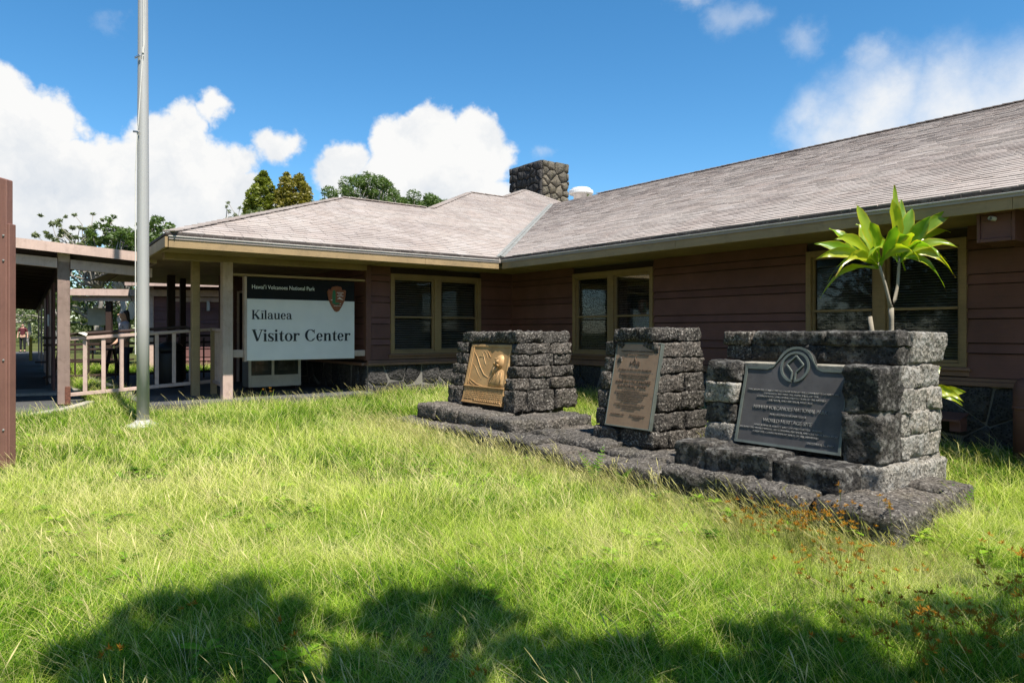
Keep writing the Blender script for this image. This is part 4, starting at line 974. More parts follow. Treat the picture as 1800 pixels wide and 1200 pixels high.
# rear canopy beyond the courtyard
rc = Vector((-15.6, 21.2, 0))
RC = thing('rear_canopy', 'low open canopy with pale fascia behind the railing courtyard', 'canopy', rc, R(12))
m = MB(); m.box(2.3, 7.5, -.05, 0, 2.30, 2.50, .005); m.box(2.3, 7.5, .10, .16, 2.14, 2.29, .005); m.obj('fascia', post_paint, RC)
m = MB(); m.box(2.3, 7.5, .002, 5, 2.38, 2.47); m.obj('roof', dark_wood, RC)
m = MB(); m.box(3.4, 7.5, 3.6, 3.7, 1.62, 2.38); m.box(4.6, 7.5, 3.6, 3.7, 0, 1.62); m.obj('back_wall', dark_wood, RC)
for x in (3.2, 6.9):
    m = MB(); m.box(x, x + .16, .2, .36, -.05, 2.14, .005); m.obj('post', dark_wood, RC)
for x0, x1, z0, z1, mt in ((2.5, 3.1, 1.40, 1.95, cream), (2.5, 3.4, .75, 1.25, tan_trim)):
    m = MB(); m.box(x0, x1, .8, .84, z0, z1, .005); m.obj('notice_board', mt, RC)
    m = MB(); m.box(x0 + .1, x0 + .14, .85, .9, 0, z1); m.box(x1 - .14, x1 - .1, .85, .9, 0, z1); m.obj('board_leg', dark_wood, RC)
m = MB(); m.box(4.0, 4.15, .1, .2, 2.0, 2.25, .004); m.obj('hanging_tag', cream, RC)
# picnic table in the courtyard shade
pt = Vector((-11.2, 18.9, 0))
PT_ = thing('picnic_table', 'dark wooden picnic table in shade behind the railing', 'table', pt, R(12))
for y in (-.28, -.09, .1, .29):
    m = MB(); m.box(-.9, .9, y - .085, y + .085, .72, .76, .004); m.obj('plank', dark_wood, PT_)
for y in (-.72, .72):
    m = MB(); m.box(-.9, .9, y - .13, y + .13, .42, .46, .004); m.obj('bench', dark_wood, PT_)
for x in (-.6, .6):
    m = MB(); m.beam((x, -.6, 0), (x, -.15, .72), .08, .05); m.beam((x, .6, 0), (x, .15, .72), .08, .05); m.beam((x, -.8, .39), (x, .8, .39), .08, .05); m.obj('leg', dark_wood, PT_)
# black litter bin beside the woman
bn = Vector((-6.95, 14.55, 0))
BN = thing('litter_bin', 'black rounded litter bin half hidden behind the flagpole', 'bin', bn)
m = MB(); m.lathe([(.22, 0), (.26, .06), (.27, .75), (.25, .8)], 20); m.obj('bin_body', black_rubber, BN, True)
m = MB(); m.lathe([(.28, .80), (.28, .86), (.22, .95), (.10, 1.0), (.01, 1.01)], 20); m.obj('lid', black_rubber, BN, True)
# brown rounded standpipe at the right edge
sp = wpt(9.68, -.36, 0); sp.z = ground_z(sp.x, sp.y) - .02
SP = thing('standpipe_cover', 'brown round topped metal cover standing by the stone base, right edge', 'cover', sp)
m = MB(); m.lathe([(.12, 0), (.12, .80), (.115, .86), (.10, .91), (.07, .945), (.03, .962), (.005, .965)], 20); m.obj('cover_body', siding, SP, True)
m = MB(); m.lathe([(.128, .62), (.128, .655)], 20); m.obj('cover_band', siding, SP, True)

# ------------------------------------------------------------------ lava stones
def rock(name, c, s, parent, mt, seed, rad=.017, amp=.017, rot=0.0, cell=.05):
    """rough squared block, centre c, full size s, worn edges of radius rad"""
    v = []; key = {}; f = []; h = [x / 2 for x in s]; r = random.Random(seed); rad = min([rad] + [x * .45 for x in h])
    def axis(hh):
        k = max(1, int(round((2 * hh - 2 * rad) / cell))); core = [-hh + rad + (2 * hh - 2 * rad) * i / k for i in range(k + 1)]
        return [-hh] + core + [hh]
    ax = [axis(x) for x in h]; n = [len(a) - 1 for a in ax]
    off = Vector((seed * 3.7, seed * 1.3, seed * .77)); tw = [r.uniform(-.06, .06) for _ in range(6)]
    def vert(i, j, k):
        if (i, j, k) in key: return key[i, j, k]
        p = (ax[0][i], ax[1][j], ax[2][k]); q = Vector([max(-h[t] + rad, min(h[t] - rad, p[t])) for t in range(3)]); d = Vector(p) - q
        nr = d.normalized() if d.length > 1e-6 else Vector((0, 0, 1)); P = q + nr * rad
        u, w, z = P.x / h[0], P.y / h[1], P.z / h[2]
        P = Vector((P.x * (1 + tw[0] * z + tw[1] * w), P.y * (1 + tw[2] * u), P.z * (1 + tw[3] * u + tw[4] * w))); W_ = P + off
        e = 1.0 + 1.2 * (sum(abs(x) > .93 for x in (u, w, z)) > 1)
        dsp = mnoise.noise(W_ * 6.0) * .8 + mnoise.noise(W_ * 15.0) * .8 + mnoise.noise(W_ * 36.0) * .7
        key[i, j, k] = len(v); v.append(P + nr * dsp * amp * e); return key[i, j, k]
    a, b, c3 = n
    for i in range(a):
        for j in range(b):
            f.append((vert(i, j, 0), vert(i, j + 1, 0), vert(i + 1, j + 1, 0), vert(i + 1, j, 0))); f.append((vert(i, j, c3), vert(i + 1, j, c3), vert(i + 1, j + 1, c3), vert(i, j + 1, c3)))
    for i in range(a):
        for k in range(c3):
            f.append((vert(i, 0, k), vert(i + 1, 0, k), vert(i + 1, 0, k + 1), vert(i, 0, k + 1))); f.append((vert(i, b, k), vert(i, b, k + 1), vert(i + 1, b, k + 1), vert(i + 1, b, k)))
    for j in range(b):
        for k in range(c3):
            f.append((vert(0, j, k), vert(0, j, k + 1), vert(0, j + 1, k + 1), vert(0, j + 1, k))); f.append((vert(a, j, k), vert(a, j + 1, k), vert(a, j + 1, k + 1), vert(a, j, k + 1)))
    me = bpy.data.meshes.new(name); me.from_pydata(v, [], f); me.polygons.foreach_set('use_smooth', [True] * len(f)); me.update()
    o = link(name, me, mt, parent); o.location = c; o.rotation_euler = (0, 0, rot); return o
_sd = [0]
def brick(parent, x0, x1, y0, y1, z0, z1, mt=lava, g=.015, **kw):
    _sd[0] += 1; r = random.Random(_sd[0] * 7)
    j = lambda s: r.uniform(-s, s)
    return rock('stone', ((x0 + x1) / 2 + j(.006), (y0 + y1) / 2 + j(.02), (z0 + z1) / 2 + j(.004)), (x1 - x0 - g, y1 - y0 - g, z1 - z0 - g), parent, mt, _sd[0], rot=j(.02), **kw)

# shared low plinth under the three monuments
PL = thing('stone_plinth', 'long low lava rock plinth in the grass under three plaque monuments', 'plinth', O, BROT)
def gz_b(a, y): w = wpt(a, y); return ground_z(w.x, w.y)
pr = random.Random(77); x = 2.55
while x < 10.0:
    w = pr.uniform(.55, .95); x2 = min(10.12, x + w)
    if 10.12 - x2 < .35: x2 = 10.12
    xm = (x + x2) / 2; zt = -.085 + pr.uniform(-.03, .02) + (.02 if x2 > 9 else 0) - (.04 if 5.8 < xm < 8 else 0); yf = -4.22 + pr.uniform(-.10, .04)
    zt = zt - .01 * (xm < 4)
    brick(PL, x, x2, yf, yf + pr.uniform(.42, .55), min(gz_b(xm, -4.2), -.1) - .12, zt, lava_grey, rad=.045, amp=.026)
    x = x2
for row, (y0, y1) in enumerate(((-3.78, -3.25), (-3.25, -2.72))):
    x = 2.7 + row * .2
    while x < 9.98:
        x2 = min(10.06, x + pr.uniform(.6, 1.1)); x2 = 10.06 if 10.06 - x2 < .4 else x2
        brick(PL, x, x2, y0, y1, -.4, -.075 + pr.uniform(-.02, .015) - (.03 if x > 6 and x < 8 else 0), lava_grey, rad=.035, amp=.018); x = x2

# monument one : golden relief plaque
def core(parent, x0, x1, y0, y1, z0, z1, ins, tap, mt=mortar_dark):
    m = MB(); m.add([(x0 + ins, y0 + ins, z0), (x1 - ins, y0 + ins, z0), (x1 - ins, y1 - ins, z0), (x0 + ins, y1 - ins, z0), (x0 + ins + tap, y0 + ins + tap, z1), (x1 - ins - tap, y0 + ins + tap, z1), (x1 - ins - tap, y1 - ins, z1), (x0 + ins + tap, y1 - ins, z1)], SF); m.obj('mortar_core', mt, parent)
def courses(parent, levels, x0, x1, y0, y1, tx, tyf, tyb, pl, seed, fr_n=(1, 1), depth=.26, mt=lava, side_n=(2, 2), cap_over=0.03):
    """pl=(a0,a1,b0,b1): plaque gap at bottom/top; walls lean in by tx (sides) and tyf (front) over the height"""
    r = random.Random(seed); zb, zt = levels[0], levels[-1]; H = zt - zb
    for i in range(len(levels) - 1):
        z0, z1 = levels[i], levels[i + 1]; t = ((z0 + z1) / 2 - zb) / H; cap_ = i == len(levels) - 2
        xa, xb, yf, yb = x0 + tx * t, x1 - tx * t, y0 + tyf * t, y1 - tyb * t
        if cap_:
            yf -= cap_over; n = 2; cuts = [xa + .12, xa + .12 + (xb - xa - .12) * r.uniform(.45, .6), xb - .02]
            for a, b in zip(cuts[:-1], cuts[1:]): brick(parent, a, b, yf, yf + (yb - yf) * .5, z0, z1, mt, amp=.016)
            brick(parent, cuts[0], cuts[1] + .1, yf + (yb - yf) * .5, yb, z0, z1, mt); brick(parent, cuts[1] + .1, xb, yf + (yb - yf) * .5, yb, z0, z1, mt); continue
        p0 = pl[0] + (pl[2] - pl[0]) * t; p1 = pl[1] + (pl[3] - pl[1]) * t
        if i >= pl[4]:
            spans = [(xa, p0)] + ([(p1, xb)] if xb - p1 > .07 else [])
        else:
            k = r.uniform(.42, .58); spans = [(xa, xa + (xb - xa) * k), (xa + (xb - xa) * k, xb)]
        for a, b in spans:
            if b - a > .30 and i >= pl[4] and r.random() < .5:
                k = r.uniform(.4, .6); brick(parent, a, a + (b - a) * k, yf, yf + depth, z0, z1, mt); brick(parent, a + (b - a) * k, b, yf, yf + depth, z0, z1, mt)
            else: brick(parent, a, b, yf, yf + depth, z0, z1, mt)
        n = r.choice(side_n); ys = yf + (depth if (i < pl[4] or xb - p1 > .07) else .03); ysn = [ys + (yb - ys) * (q / n + (r.uniform(-.09, .09) if 0 < q < n else 0)) for q in range(n + 1)]
        for a, b in zip(ysn[:-1], ysn[1:]): brick(parent, xb - .30, xb + r.uniform(-.012, .014), a, b, z0, z1, mt, amp=.016)
        brick(parent, xa, xa + .3, ys, yb, z0, z1, mt)
def plaque_frame(parent, cx, yb, zb, tilt):
    """empty-free plaque matrix: x right, y up the face, z out of the face"""
    s, c = math.sin(R(tilt)), math.cos(R(tilt))
    return Matrix(((1, 0, 0, cx), (0, s, -c, yb), (0, c, s, zb), (0, 0, 0, 1)))

M1 = thing('stone_monument', 'leftmost lava rock monument, stepped sides, golden bronze relief of bearded man', 'monument', O, BROT, 'lava rock plaque monuments')
lv = [.07, .37, .54, .71, .875, 1.04, 1.205]
core(M1, 2.84, 4.58, -3.46, -2.32, .0, 1.12, .12, .12)
courses(M1, lv, 2.80, 4.60, -3.49, -2.30, .13, .24, .04, (3.24, 4.33, 3.20, 4.30, 0), 3)
x = 2.78; zc = .115
for i, w in enumerate((.62, .55, .75, .62)):
    brick(M1, x, x + w, -4.02, -3.50, -.13, zc - .012 * i, lava_grey, rad=.045, amp=.02); x += w
for y0, y1 in ((-3.50, -3.05), (-3.05, -2.6)): brick(M1, 4.66, 5.30, y0, y1, -.13, .065, lava_grey, rad=.045, amp=.02)
pm = plaque_frame(M1, 3.275, -3.475, .135, 13.5)
def plaque_mesh(w, h, t0, t1, m=None):
    m = m or MB(); m.box(0, w, 0, h, t0, t1, .004); return m
m = plaque_mesh(1.02, .90, -.05, .0); q = m.obj('plaque', bronze_gold, M1); q.matrix_local = pm
m = MB(); m.box(.0, 1.02, .86, .90, .001, .012, .003); m.box(0, .05, .26, .858, .001, .010, .003); m.box(.07, .09, .30, .858, .001, .012, .003); m.box(.985, 1.02, .26, .858, .001, .010, .003); m.box(.0, 1.02, .245, .262, .001, .022, .004); m.box(0, 1.02, 0, .02, .001, .012, .003); m.obj('relief_frame', bronze_gold, q)
m = MB()      # landscape lines in low relief: slopes, a branch, a far ridge
for pts, w in (([(.10, .78), (.20, .70), (.33, .55), (.46, .44), (.58, .40)], .007), ([(.30, .78), (.38, .70), (.43, .62), (.47, .58)], .005), ([(.24, .70), (.30, .715), (.36, .71)], .005), ([(.10, .36), (.2, .33), (.32, .29), (.46, .27)], .008), ([(.44, .80), (.52, .73), (.56, .70)], .006), ([(.09, .34), (.16, .30), (.26, .27)], .007), ([(.12, .60), (.2, .55), (.28, .47), (.40, .37)], .004), ([(.35, .80), (.42, .76), (.5, .66)], .004)):
    m.tube([(x_, y_, .001) for x_, y_ in pts], [w * .6] + [w] * (len(pts) - 2) + [w * .4], 6)
m.obj('relief_landscape', bronze_gold, q, True)
def dome(m, pts, h, n=5):
    """soft raised relief from an outline"""
    cx = sum(p[0] for p in pts) / len(pts); cy = sum(p[1] for p in pts) / len(pts); k = len(pts); v = []; f = []
    for j in range(n):
        s = 1 - j / n; z = .001 + h * math.sqrt(1 - s * s)
        v += [(cx + (x_ - cx) * s, cy + (y_ - cy) * s, z) for x_, y_ in pts]
    v.append((cx, cy, h)); f = [(j * k + i, j * k + (i + 1) % k, (j + 1) * k + (i + 1) % k, (j + 1) * k + i) for j in range(n - 1) for i in range(k)] + [((n - 1) * k + i, (n - 1) * k + (i + 1) % k, len(v) - 1) for i in range(k)]
    m.add(v, f)
def smooth_poly(pts, it=2):
    for _ in range(it):
        o = []
        for i in range(len(pts)):
            a, b = pts[i], pts[(i + 1) % len(pts)]; o += [(a[0] * .75 + b[0] * .25, a[1] * .75 + b[1] * .25), (a[0] * .25 + b[0] * .75, a[1] * .25 + b[1] * .75)]
        pts = o
    return pts
m = MB()
dome(m, smooth_poly([(.60, .265), (.61, .31), (.69, .40), (.75, .47), (.80, .53), (.90, .54), (.95, .49), (.975, .36), (.98, .265)]), .035)     # shoulders
dome(m, smooth_poly([(.715, .62), (.712, .67), (.735, .725), (.785, .755), (.845, .748), (.885, .70), (.895, .62), (.87, .555), (.80, .535), (.745, .56)]), .058)   # head
dome(m, smooth_poly([(.705, .595), (.668, .58), (.675, .605), (.705, .655), (.74, .65), (.75, .59)]), .05, 4); dome(m, smooth_poly([(.70, .665), (.695, .68), (.75, .70), (.775, .685), (.75, .668)]), .062, 4); m.tube([(.765, .575, .045), (.80, .60, .06), (.85, .575, .055)], .012, 6)     # nose
dome(m, smooth_poly([(.70, .565), (.685, .50), (.69, .44), (.715, .425), (.755, .46), (.80, .54), (.77, .58), (.72, .578)]), .056)     # beard
dome(m, smooth_poly([(.815, .60), (.80, .64), (.815, .675), (.84, .67), (.845, .62)]), .092)     # ear
for xa, ya, xb, yb in ((.79, .50, .68, .30), (.86, .50, .80, .30), (.92, .49, .92, .30)): m.tube([(xa, ya, .030), ((xa + xb) / 2 + .015, (ya + yb) / 2, .036), (xb, yb, .022)], [.004, .009, .004], 6)
m.obj('relief_bust', bronze_gold, q, True)
m = MB(); rr = random.Random(3)
for row in range(6):
    x_ = .06
    while x_ < .96:
        w_ = rr.uniform(.03, .10); m.box(x_, min(.97, x_ + w_), .212 - row * .029, .228 - row * .029, .001, .007, .002); x_ += w_ + .014
m.obj('inscription', bronze_gold, q)
m = MB()
for i in range(12): m.tube([(.30 + i * .055, .03, .002), (.34 + i * .055, .055, .006), (.39 + i * .055, .035, .002)], .008, 5)
m.obj('relief_leaves', bronze_gold, q, True)

# monument two : tall brown plaque
M2 = thing('stone_monument', 'middle lava rock monument, narrow stepped pillar with tall brown bronze plaque', 'monument', O, BROT, 'lava rock plaque monuments')
lv = [-.12, .075, .285, .50, .72, .90, 1.085, 1.25]
core(M2, 6.16, 7.06, -3.42, -2.50, -.15, 1.17, .11, .08)
courses(M2, lv, 6.10, 7.12, -3.45, -2.46, .10, .21, .03, (6.345, 7.065, 6.335, 7.02, 1), 8, depth=.24)
pm = plaque_frame(M2, 6.36, -3.455, .10, 12.5)
m = plaque_mesh(.69, .99, -.05, .0); q = m.obj('plaque', bronze_brown, M2); q.matrix_local = pm
m = MB(); m.box(-.006, .696, .976, .994, -.05, .006, .003); m.box(-.006, .696, -.008, .008, -.05, .008, .003); m.box(-.006, .008, .0085, .9755, -.05, .006, .003); m.box(.684, .696, .0085, .9755, -.05, .006, .003); m.obj('plaque_frame', bronze_edge, q)
for t, me in mab_text: link('lettering', me, bronze_brown_dark, q)
m = MB(); m.tube([(.315, .775, .006), (.33, .815, .008), (.345, .775, .006)], .006, 6); m.tube([(.33, .80, .006), (.33, .835, .006)], .004, 6); m.tube([(.32, .792, .006), (.34, .792, .006)], .005, 6); m.obj('emblem_mark', bronze_brown_dark, q)

# monument three : wide block with the arched plaque
M3 = thing('stone_monument', 'rightmost and widest lava rock monument, square block with arched dark plaque', 'monument', O, BROT, 'lava rock plaque monuments')
core(M3, 7.93, 9.60, -3.46, -2.52, -.2, .90, .09, .03, mortar)
zt0 = .915
for x0, x1, mt in ((7.90, 8.22, lava), (8.225, 9.0, lava_smooth), (9.003, 9.645, lava_smooth)):
    brick(M3, x0, x1, -3.25, -2.98, 1.07, 1.205, mt, rad=.016, amp=.011, g=.003); brick(M3, x0 + .004, x1 - .004, -3.245, -2.98, zt0 + .002, 1.072, mt, rad=.016, amp=.011, g=.003)
for x0, x1 in ((7.90, 8.5), (8.5, 9.10)): brick(M3, x0, x1, -2.98, -2.44, zt0, 1.20, lava_grey, rad=.02, amp=.008, g=.003)
brick(M3, 9.10, 9.655, -2.98, -2.36, zt0, 1.202, lava_mortared, rad=.02, amp=.010, g=.003)
for z0, z1, a, b, mt in ((-.05, .12, 7.88, 8.265, lava), (.12, .30, 7.88, 8.25, lava_mortared), (.30, .50, 7.88, 8.245, lava_smooth), (.50, .70, 7.885, 8.235, lava_mortared), (.70, .915, 7.885, 8.235, lava_smooth)):
    brick(M3, a, b, -3.575 + .05 * z0, -3.2, z0, z1, mt, rad=.022, amp=.014, g=.004); brick(M3, a, b, -3.2, -2.46, z0, z1, lava, rad=.03)
for z0, z1 in ((.10, .52), (.522, .912)): brick(M3, 9.335, 9.655, -3.60 + .05 * z0, -3.20, z0, z1, lava_smooth, rad=.016, amp=.013, g=.002)
m3r = random.Random(9)
for z0, z1 in ((-.12, .10), (.10, .30), (.30, .50), (.50, .70), (.70, .915)):
    ys = [-3.20, -2.95 + m3r.uniform(-.1, .1), -2.66 + m3r.uniform(-.08, .08), -2.42]
    if m3r.random() < .5: ys = [ys[0], (ys[1] + ys[2]) / 2, ys[3]]
    for a, b in zip(ys[:-1], ys[1:]): brick(M3, 9.36, 9.655 + m3r.uniform(-.014, .006), a, b, z0, z1, lava_mortared, rad=.018, amp=.015, g=.003)
m = MB(); m.box(8.0, 9.61, -3.20, -2.5, .2, 1.15, .01); m.box(9.35, 9.625, -3.54, -2.46, -.1, .885, .01); m.obj('mortar_fill', mortar, M3)
for z0, z1 in ((-.1, .4), (.4, .915)):
    for x0, x1 in ((8.25, 8.8), (8.8, 9.35)): brick(M3, x0, x1, -2.75, -2.45, z0, z1, lava)
m = MB(); m.box(8.22, 9.34, -3.375, -3.05, .78, .905, .012); m.obj('mortar_ledge', paint_mat('sandy_mortar', (.26, .235, .19), .9, .3, (25, 25, 25), .6, .6), M3)
# step in front
for x0, x1, zt, yf in ((7.82, 8.20, .135, -3.96), (8.20, 8.92, .12, -3.99), (8.92, 9.52, .095, -4.0)): brick(M3, x0, x1, yf, -3.50, -.16, zt, lava_smooth if x0 < 9 else lava, rad=.022, amp=.015, g=.004)
brick(M3, 9.40, 9.72, -3.60, -3.0, -.16, .10, lava_mortared, rad=.03, amp=.014); brick(M3, 9.42, 9.70, -3.05, -2.4, -.18, .08, lava_mortared, rad=.03, amp=.014)
pm = plaque_frame(M3, 8.27, -3.59, .142, 15.0)
PW, PH, AR = 1.055, .745, .185
cxa = PW * .49; cya = PH + .02
def arch_outline(ins=0.0):
    o = [(ins, ins), (PW - ins, ins), (PW - ins, PH - ins)]
    o += [(cxa + AR + .09, PH - ins), (cxa + AR + .035, PH + .018 - ins * .8), (cxa + AR + .0 - ins * .5, PH + .06)]
    for k in range(1, 15):
        t = R(22 + (158 - 22) * k / 15); o.append((cxa + (AR - ins) * math.cos(t), cya + (AR - ins) * math.sin(t)))
    o += [(cxa - AR + ins * .5, PH + .06), (cxa - AR - .035, PH + .018 - ins * .8), (cxa - AR - .09, PH - ins), (ins, PH - ins)]
    return o
m = MB(); m.box(0, PW, 0, PH, -.05, 0); ar_ = [p for p in arch_outline(.0) if p[1] >= PH - 1e-6][1:-1]; ca_ = (cxa, PH - .001)
for pa, pb in zip(ar_[:-1], ar_[1:]): m.add([(*ca_, .0003), (*pa, .0003), (*pb, .0003), (*ca_, -.045), (*pa, -.045), (*pb, -.045)], [(0, 1, 2), (3, 5, 4), (1, 4, 5, 2)])
q = m.obj('plaque', bronze_dark, M3); q.matrix_local = pm
oo, ii = arch_outline(0), arch_outline(.024); n = len(oo)
m = MB(); v = [(x, y, -.04) for x, y in oo] + [(x, y, .015) for x, y in oo] + [(x, y, .013) for x, y in ii] + [(x, y, .001) for x, y in ii]
m.add(v, [(l * n + i, l * n + (i + 1) % n, (l + 1) * n + (i + 1) % n, (l + 1) * n + i) for l in range(3) for i in range(n)]); m.obj('plaque_frame', bronze_edge, q)
for t, me in unesco_text: link('lettering', me, letter_bronze, q)
# emblem: open ring joined to a square standing on its corner
ey = PH + .012; m = MB(); S = [(-.0, .105), (.085, .02), (.018, -.052), (.018, -.128)]
def bar3(a, b, w=.016): m.beam((cxa + a[0], ey + a[1], .008), (cxa + b[0], ey + b[1], .008), w, .014, .002, up=(0, 0, 1))
for pol in ring(cxa, ey, .146, .146, .022, .022, -84, 264, 40): m.prism(pol[::-1] if False else pol, .001, .014)
for s in (1, -1):
    for a, b in zip(S[:-1], S[1:]): bar3((a[0] * s, a[1]), (b[0] * s, b[1]))
m.obj('emblem', bronze_edge, q)
# ------------------------------------------------------------------ ti plant behind the right monument
def pxw(px, py, D): return Vector(((px - 900) / 1260 * D, D, 1.2 + (583 - py) / 1260 * D))
def ti_leaf(node, theta, length, droop, depth, width, parent, seed):
    r = random.Random(seed); n = 9; th = R(theta)
    d0 = Vector((math.cos(th), depth, math.sin(th))).normalized()
    side = d0.cross(Vector((r.uniform(-.3, .3), -1, r.uniform(.1, .6)))).normalized(); up = side.cross(d0).normalized()
    v = []; ed = []; al = []; f = []; p = Vector(node); tw = r.uniform(-.5, .5)
    for i in range(n + 1):
        t = i / n
        c = Vector(node) + d0 * length * (t - .06 * t * t) + Vector((0, 0, -1)) * droop * .92 * t ** 2.7 + side * math.sin(t * 3 + seed) * .012
        w = width * (0.20 + .95 * math.sin(min(1, t / .60) * math.pi / 2) ** 2.3 - .20 * t) * (1 if t < .62 else max(.03, 1 - ((t - .62) / .38) ** 1.7))
        sd = (side * math.cos(tw * t) + up * math.sin(tw * t)).normalized(); nn = sd.cross(d0)
        wave = .012 * math.sin(t * 17 + seed)
        for k, e in ((-1, 1), (-.5, .35), (0, 0), (.5, .35), (1, 1)):
            v.append(c + sd * (k * w / 2) + nn * (abs(k) * w * .16 + wave * k)); ed.append(e * (t > .15)); al.append(t)
    for i in range(n):
        for k in range(4): f.append((i * 5 + k, i * 5 + k + 1, i * 5 + k + 6, i * 5 + k + 5))
    me = bpy.data.meshes.new('leaf'); me.from_pydata([x - parent.location for x in v], [], f); me.polygons.foreach_set('use_smooth', [True] * len(f))
    me.attributes.new('edge', 'FLOAT', 'POINT').data.foreach_set('value', ed); me.attributes.new('along', 'FLOAT', 'POINT').data.foreach_set('value', al)
    link('leaf', me, ti_leaf_m, parent)
TD = 7.72; K = TD / 1260
tb = wpt(8.82, -1.6, 0); tb.z = ground_z(tb.x, tb.y)
TI = thing('ti_plant', 'tall two-headed ti plant with yellow edged leaves rising behind right monument', 'plant', tb)
P = lambda x, y, D=TD: pxw(x, y, D) - TI.location
m = MB(); m.tube([(0, 0, -.05), P(1566, 700), P(1567, 600), P(1567, 560), P(1566, 541)], [.030, .027, .025, .024, .029], 10); st_ = m.obj('stem', ti_bark, TI, True)
m = MB(); m.tube([P(1566, 545), P(1562, 525, TD - .02), P(1556, 500, TD - .04), P(1549, 478, TD - .05), P(1544, 461, TD - .05)], [.023, .018, .0165, .0155, .018], 10); m.obj('stem', ti_bark, TI, True)
m = MB(); m.tube([P(1566, 545), P(1573, 527, TD + .02), P(1578, 500, TD + .05), P(1580, 470, TD + .06), P(1581, 450, TD + .06)], [.023, .018, .0165, .0155, .018], 10); m.obj('stem', ti_bark, TI, True)
m = MB(); m.tube([P(1536, 640, 7.9), P(1534, 590, 7.9), P(1529, 556, 7.9)], [.026, .025, .024], 10); m.obj('cut_stem', ti_bark, TI, True)
LEFT = [(158, 126, 34, -.15, 17), (150, 118, 62, -.4, 16), (143, 108, 78, .3, 15), (128, 118, 12, .25, 19), (136, 128, 40, -.2, 19), (115, 112, 18, -.5, 22), (100, 102, 12, .3, 20), (84, 98, 14, -.5, 23), (68, 98, 34, -.35, 22), (58, 104, 62, -.5, 19), (122, 128, 56, .5, 17), (168, 98, 56, .4, 14), (40, 98, 55, .4, 16), (108, 118, 4, .05, 20), (147, 130, 22, .1, 18)]
RIGHT = [(92, 130, 0, .05, 15), (106, 118, 6, -.3, 21), (82, 118, 0, .25, 22), (69, 104, 12, -.4, 23), (50, 148, 26, -.1, 19), (44, 152, 42, .2, 15), (37, 116, 40, -.3, 17), (34, 112, 48, .1, 18), (24, 92, 60, -.35, 20), (14, 80, 62, -.2, 18), (119, 122, 22, .4, 19), (131, 120, 42, .1, 18), (140, 112, 58, -.45, 17), (60, 98, 62, -.6, 21), (99, 94, 28, -.7, 21), (76, 122, 16, .1, 20)]
for nd, LST, dd in (((1544, 463), LEFT, -.05), ((1581, 452), RIGHT, .06)):
    for i, (th, ln, dr, dp, w) in enumerate(LST): ti_leaf(pxw(nd[0] + (i % 3 - 1) * 2, nd[1] + (i % 4) * 3, TD + dd), th, ln * K * 1.06, dr * K * 1.35, dp, w * K * 1.12, TI, i * 3 + nd[0])
# a low young shoot of the same kind beside the monument
sb = wpt(9.27, -2.0, 0); sb.z = ground_z(sb.x, sb.y); SD_ = sb.y
TS = thing('ti_shoot', 'low young ti shoot with bright green leaves beside right monument, by vent', 'plant', sb)
m = MB(); m.tube([(0, 0, -.03), (.02, 0, .6), (.03, 0, .88)], [.018, .016, .014], 8); m.obj('stem', ti_bark, TS, True)
for i, (th, ln, dr, dp, w) in enumerate(((32, 58, 22, -.1, 15), (14, 66, 14, -.3, 14), (4, 60, 34, -.3, 15), (48, 54, 8, .1, 14), (88, 52, 8, .1, 14), (130, 55, 20, .3, 14), (22, 62, 40, -.6, 14), (160, 52, 25, .1, 13))):
    ti_leaf(sb + Vector((.03, 0, .80 + .03 * (i % 4))), th, ln * 1.15 * SD_ / 1260, dr * SD_ / 1260, dp, w * SD_ / 1260 * 1.25, TS, i + 50)
# small ferns growing at the plinth
def fern(loc, n, size, label, seed):
    r = random.Random(seed); o = thing('fern', label, 'fern', loc, 0)
    for k in range(n):
        m = MB(); az = r.uniform(0, 6.28); d = Vector((math.cos(az) * .35, math.sin(az) * .35, 1)).normalized(); L_ = size * r.uniform(.7, 1.1); sd = d.cross(Vector((.2, -1, 0))).normalized()
        N = 11
        for i in range(N):
            t = (i + 1) / N; c = d * L_ * t + Vector((math.cos(az), math.sin(az), 0)) * .06 * t * t; w = L_ * .17 * math.sin(math.pi * min(1, .15 + t * .85)) + .004
            for s in (-1, 1):
                a = c + sd * s * .002; b = c + sd * s * w + d * .018; m.add([a - d * .010, a + d * .010, b], [(0, 1, 2)])
        m.obj('frond', ti_leaf_simple, o)
ti_leaf_simple = leaf_mat('fern_leaves', (.10, .24, .02), (.20, .34, .03), .4)
w1 = pxw(1045, 832, 7.25); fern((w1.x, w1.y, ground_z(w1.x, w1.y) + .02), 3, .34, 'upright bright green fern at plinth edge below middle monument', 1)
w1 = pxw(1092, 835, 7.05); fern((w1.x, w1.y, ground_z(w1.x, w1.y) + .02), 5, .16, 'tiny green fern clump growing in plinth joint, right of taller fern', 2)
w1 = pxw(1690, 905, 5.9); fern((w1.x, w1.y, ground_z(w1.x, w1.y)), 4, .26, 'thin green fern at the right end of the plinth', 3)

